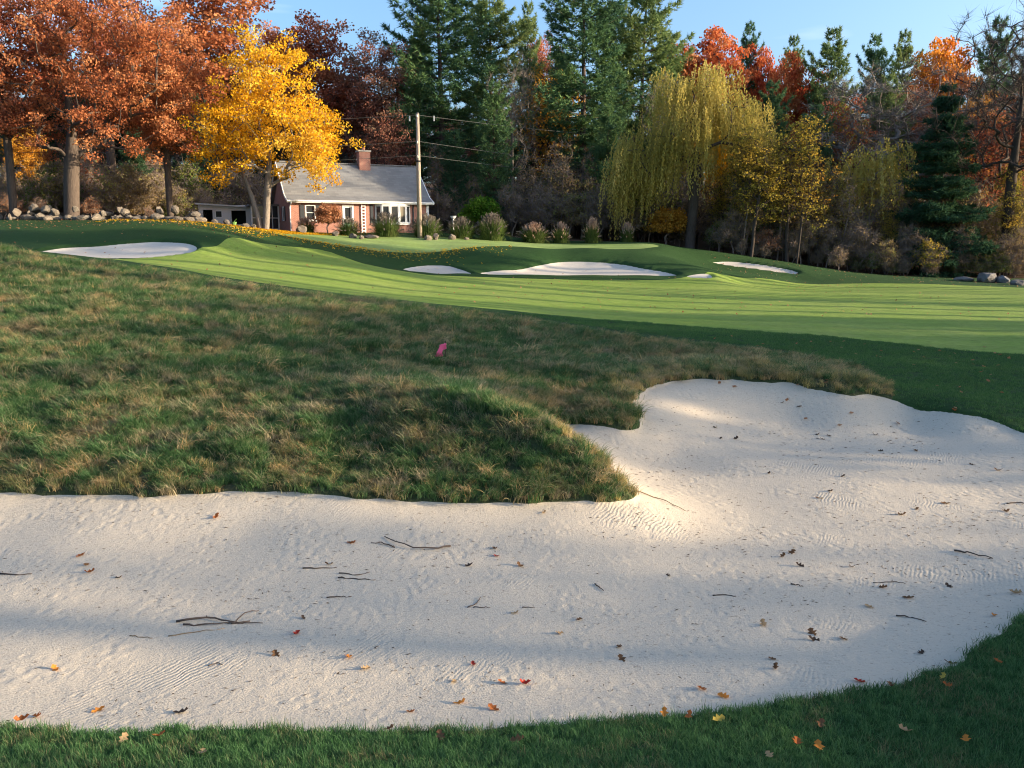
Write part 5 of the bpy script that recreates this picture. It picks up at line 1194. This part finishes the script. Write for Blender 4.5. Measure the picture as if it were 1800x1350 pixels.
BANDS = {
 'on the sand strip below the grassy mound': [(380, 911, 'rust', 1.3), (618, 955, 'rust', 1.2), (956, 902, 'tan', .9), (871, 965, 'brown', 1), (873, 979, 'red', 1), (142, 977, 'rust', 1.3), (152, 994, 'brown', 1.1), (157, 1007, 'rust', 1.2), (915, 995, 'brown', 1.2), (825, 995, 'dark', 1.1), (578, 993, 'brown', 1.1), (209, 1017, 'dark', .9)],
 'across the middle of the front sand': [(520, 1115, 'red', 1.1), (533, 1088, 'dark', .8), (485, 1152, 'brown', 1.2), (98, 1177, 'orange', 1.0), (905, 1078, 'tan', .9), (983, 1114, 'tan', 1), (1018, 1090, 'brown', .9), (613, 1157, 'orange', 1.2), (642, 1178, 'tan', 1.1), (832, 1168, 'red', .9), (1088, 1139, 'brown', 1), (1093, 1160, 'brown', 1.1)],
 'along the front edge of the sand': [(65, 1261, 'rust', 1.1), (173, 1250, 'orange', 1.2), (318, 1254, 'dark', 1.3), (797, 1199, 'tan', .9), (883, 1202, 'rust', 1), (922, 1202, 'red', 1.1), (808, 1236, 'orange', 1.1), (867, 1247, 'rust', 1.2), (722, 1253, 'rust', .8), (1233, 1212, 'rust', 1.1), (1272, 1225, 'orange', 1.2)],
 'on the shaded sand at lower right': [(1510, 1198, 'red', 1.1), (1670, 1167, 'brown', 1.2), (1363, 1175, 'brown', .9), (1357, 1160, 'brown', .8), (1618, 1149, 'dark', .9)],
 'on the sand right of centre': [(1175, 1012, 'dark', .8), (1392, 972, 'brown', 1.4), (1375, 979, 'brown', 1.0), (1405, 995, 'dark', 1.1), (1497, 997, 'dark', .8), (1553, 1034, 'brown', 1), (1668, 1031, 'dark', 1), (1785, 1043, 'tan', 1.3), (1597, 1052, 'brown', 1.3), (1342, 1099, 'tan', 1.2), (1428, 1113, 'brown', 1.3), (1430, 1125, 'dark', 1.2), (1482, 1124, 'brown', 1), (1747, 1083, 'orange', 1), (1528, 1067, 'tan', 1.2)],
 'on the far sand behind the grass nose': [(1257, 752, 'dark', 1.2), (1375, 708, 'dark', .9), (1405, 715, 'dark', 1.1), (1437, 764, 'dark', 1), (1457, 766, 'dark', 1), (1445, 772, 'dark', 1.1), (1293, 772, 'dark', 1.3), (1267, 771, 'dark', 1), (1539, 765, 'dark', 1), (1548, 793, 'dark', 1), (1610, 793, 'brown', 1.2), (1709, 817, 'dark', 1.1), (1755, 827, 'brown', 1.4), (1482, 838, 'dark', 1), (1352, 833, 'dark', 1), (1662, 885, 'brown', 1.5), (1440, 876, 'brown', 1.2), (1460, 864, 'dark', 1.1), (1585, 906, 'brown', 1.3), (1612, 895, 'brown', 1), (1677, 722, 'rust', 1.2), (1767, 898, 'brown', 1.2)],
 'on the dark lawn at the bottom': [(217, 1307, 'tan', 1.1), (280, 1303, 'rust', 1.3), (358, 1332, 'tan', 1.1), (683, 1290, 'brown', 1), (775, 1302, 'brown', 1.2), (910, 1310, 'brown', 1.3), (1400, 1315, 'rust', 1.2), (1438, 1322, 'orange', 1.2), (1442, 1282, 'brown', 1.1), (1590, 1295, 'tan', 1.1), (1697, 1312, 'orange', 1.1), (1352, 1338, 'tan', 1.0), (1263, 1273, 'yellow', 1.2), (1167, 1262, 'orange', 1.1), (1210, 1268, 'rust', 1), (1657, 1200, 'yellow', .9), (1665, 1215, 'rust', .9), (1753, 1172, 'rust', 1), (40, 1275, 'rust', 1.3), (1567, 1215, 'brown', 1.0)],
}
def hit(px, py):
    a, b, c = ray(px, py); Y = np.linspace(4.5, 34, 1500); Q = np.c_[a / b * Y, Y]; z = CAM_H + c / b * Y
    k = int(np.argmax(z < ground_many(Q) + .002)); return Q[k, 0], Q[k, 1]
ORD = ['first', 'second', 'third', 'fourth', 'fifth', 'sixth', 'seventh', 'eighth', 'ninth', 'tenth', 'eleventh', 'twelfth', 'thirteenth', 'fourteenth', 'fifteenth', 'sixteenth', 'seventeenth', 'eighteenth', 'nineteenth', 'twentieth', 'twenty-first', 'twenty-second', 'twenty-third']
rr = random.Random(8)
for band, lst in BANDS.items():
    for k, (px, py, c, s_) in enumerate(sorted(lst)):
        x, y = hit(px, py); lawn = 'lawn' in band
        s_ *= .072 if lawn else .08
        o = obj('oak_leaf', OL[rr.randrange(8)], None, (x, y, ground(x, y) + (.045 if lawn else .004)), (rr.uniform(-.35, .35), rr.uniform(-.35, .35), rr.uniform(0, 6.28)), (s_ * 1.25, s_ * 1.25, s_ * rr.uniform(.5, 1.1)))
        if len(o.data.materials) == 0: o.data.materials.append(LC['rust'])
        o.material_slots[0].link = 'OBJECT'; o.material_slots[0].material = LC[c]
        tag(o, f'{c} oak leaf, {ORD[k]} from left {band}', 'leaf', 'fallen oak leaves')

# sticks on the sand
STK = plain('dead_wood', (.085, .062, .05), .9, .3, scale=9); STL = plain('pale_dead_wood', (.27, .19, .11), .9, .3, scale=9)
def stick(pp, rad, label, mat=STK, lift=0):
    P = []
    for k, (px, py) in enumerate(pp):
        x, y = hit(px, py); P.append((x, y, ground(x, y) + rad * .9 + lift * math.sin(k / max(1, len(pp) - 1) * 3.14)))
    P = np.array(P); P2 = np.c_[[np.interp(np.linspace(0, 1, 9), np.linspace(0, 1, len(P)), P[:, c]) for c in range(3)]].T
    P2[1:-1] += np.random.default_rng(int(pp[0][0])).normal(0, rad * .6, P2[1:-1].shape)
    return tag(MB().tube(P2, np.linspace(rad, rad * .45, 9), 5).build('stick', mat, smooth=True), label, 'stick', 'sticks lying on the sand')
stick([(792, 961), (770, 967), (725, 967), (695, 955), (676, 945)], .013, 'long curved dark stick below the grassy mound', lift=.02)
stick([(694, 963), (670, 956), (652, 955)], .009, 'short stick left of the long curved stick')
stick([(310, 1094), (345, 1092), (378, 1090), (400, 1096), (440, 1094)], .014, 'thick dark stick in the stick pile at left', lift=.02)
stick([(322, 1099), (360, 1100), (405, 1097)], .012, 'lower dark stick of the stick pile at left')
stick([(408, 1098), (430, 1086), (455, 1074)], .009, 'thin stick slanting up from the stick pile', lift=.05)
stick([(400, 1096), (430, 1096), (462, 1096)], .008, 'slender stick reaching right from the stick pile')
stick([(296, 1119), (330, 1114), (352, 1111), (395, 1106)], .007, 'pale thin stick just below the stick pile', STL)
stick([(228, 1118), (268, 1123)], .006, 'pale straw like twig left below the stick pile', STL)
stick([(0, 1010), (30, 1011), (56, 1010)], .010, 'straight stick at the left picture edge')
stick([(532, 1000), (560, 1000), (592, 998)], .010, 'forked looking stick left of the pair of sticks')
stick([(596, 1009), (630, 1012), (650, 1007)], .008, 'upper of two parallel sticks near the centre left')
stick([(594, 1017), (625, 1018), (660, 1021)], .009, 'lower of two parallel sticks near the centre left')
stick([(574, 1052), (600, 1050), (618, 1050)], .008, 'short stick right above the stick pile')
stick([(822, 1069), (838, 1062), (845, 1051)], .007, 'hooked thin twig in the centre of the sand')
stick([(832, 1068), (862, 1069)], .006, 'straight twig beside the hooked twig')
stick([(918, 1068), (940, 1069)], .006, 'tiny straight twig right of the hooked twig')
stick([(1046, 1028), (1061, 1039)], .009, 'short dark stub of twig right of centre')
stick([(1678, 969), (1700, 974), (1745, 983)], .014, 'longest stick on the right part of the sand')
stick([(1575, 1083), (1605, 1086), (1628, 1094)], .009, 'thin stick above the lower right shadow edge')
stick([(1253, 1048), (1275, 1046), (1294, 1049)], .009, 'short stick right of the middle of the sand')
stick([(1390, 1027), (1412, 1032)], .009, 'small dark stick below the brown leaf pair')
stick([(1770, 886), (1785, 884), (1805, 885)], .013, 'stick entering at the right picture edge')
stick([(366, 1171), (380, 1166), (392, 1169)], .007, 'bent twig near the left foreground')
stick([(1115, 863), (1160, 878), (1205, 899)], .010, 'slim stick running from the grass nose tip', STL)
stick([(1535, 1025), (1575, 1024), (1592, 1028)], .006, 'faint thin twig on the right hand sand')
# small chips, needles and crumbs
r = np.random.default_rng(95)
Q = np.r_[r.uniform((-7, 6.2), (8, 12), (4500, 2)), r.uniform((0, 11), (14, 17.5), (2500, 2))]; Q = Q[sdf(Q, FRONT) < -.1]
dn = np.array([mnoise.noise(Vector((q[0] * .5, q[1] * .9, 1.7))) for q in Q]); Q = Q[r.random(len(Q)) < np.clip(.45 + dn * 1.2, .06, 1)]
az = r.normal(0, .7, len(Q)); A = np.c_[np.cos(az), np.sin(az), np.zeros(len(Q))]
V, F = kites(np.c_[Q, ground_many(Q) + .006], A, unit(r, len(Q)) * .35 + [0, 0, 1], r.uniform(.012, .075, len(Q)) * np.clip(Q[:, 1] / 10, .8, 1.5), r.uniform(.006, .016, len(Q)) * np.clip(Q[:, 1] / 9, .8, 1.8))
tag(obj('sand_litter', mesh_np('sand_litter', V, F, [LC['dark']])), 'countless small dark chips and twig crumbs strewn on the sand', 'litter', kind='stuff')

# pink ribbon flag on a stake in the fescue
x, y = hit(781, 634); z = ground(x, y)
fl = empty('marker_stake', (x, y, z)); tag(fl, 'bright pink ribbon tied to a dark stake in the long grass', 'marker')
fl.scale = (.95, .95, .95)
MB().tube([(0.03, 0, -.1), (.03, 0, .3), (.035, 0, .52)], [.012, .012, .011], 6).build('stake', STK, fl)
PK = plain('pink_ribbon', (.95, .13, .24), .45, .06)
rb = bpy.data.meshes.new('ribbon'); vs, fs = [], []
for n_, path in enumerate([[(.02, .30), (-.02, .44), (-.09, .36), (-.15, .22), (-.18, .10)], [(.02, .42), (-.05, .42), (-.05, .30), (-.09, .2), (-.10, .10)]]):
    b0 = len(vs)
    for k, (a, c) in enumerate(path):
        wv = .05 + .02 * math.sin(k * 2); vs += [(a - wv, -.05 - .02 * n_ + .02 * math.sin(k * 1.7), c - .015), (a + wv, -.06 - .02 * n_ - .02 * math.cos(k * 2.1), c + .02)]
    fs += [(b0 + 2 * k, b0 + 2 * k + 1, b0 + 2 * k + 3, b0 + 2 * k + 2) for k in range(len(path) - 1)]
rb.from_pydata(vs, [], fs); rb.materials.append(PK); ro = obj('ribbon', rb, fl); sm = ro.modifiers.new('solid', 'SOLIDIFY'); sm.thickness = .004
MB().tube([(-.02, -.03, .42), (.03, -.03, .43), (.05, 0.01, .42)], [.02, .035, .015], 6).build('knot', PK, fl)
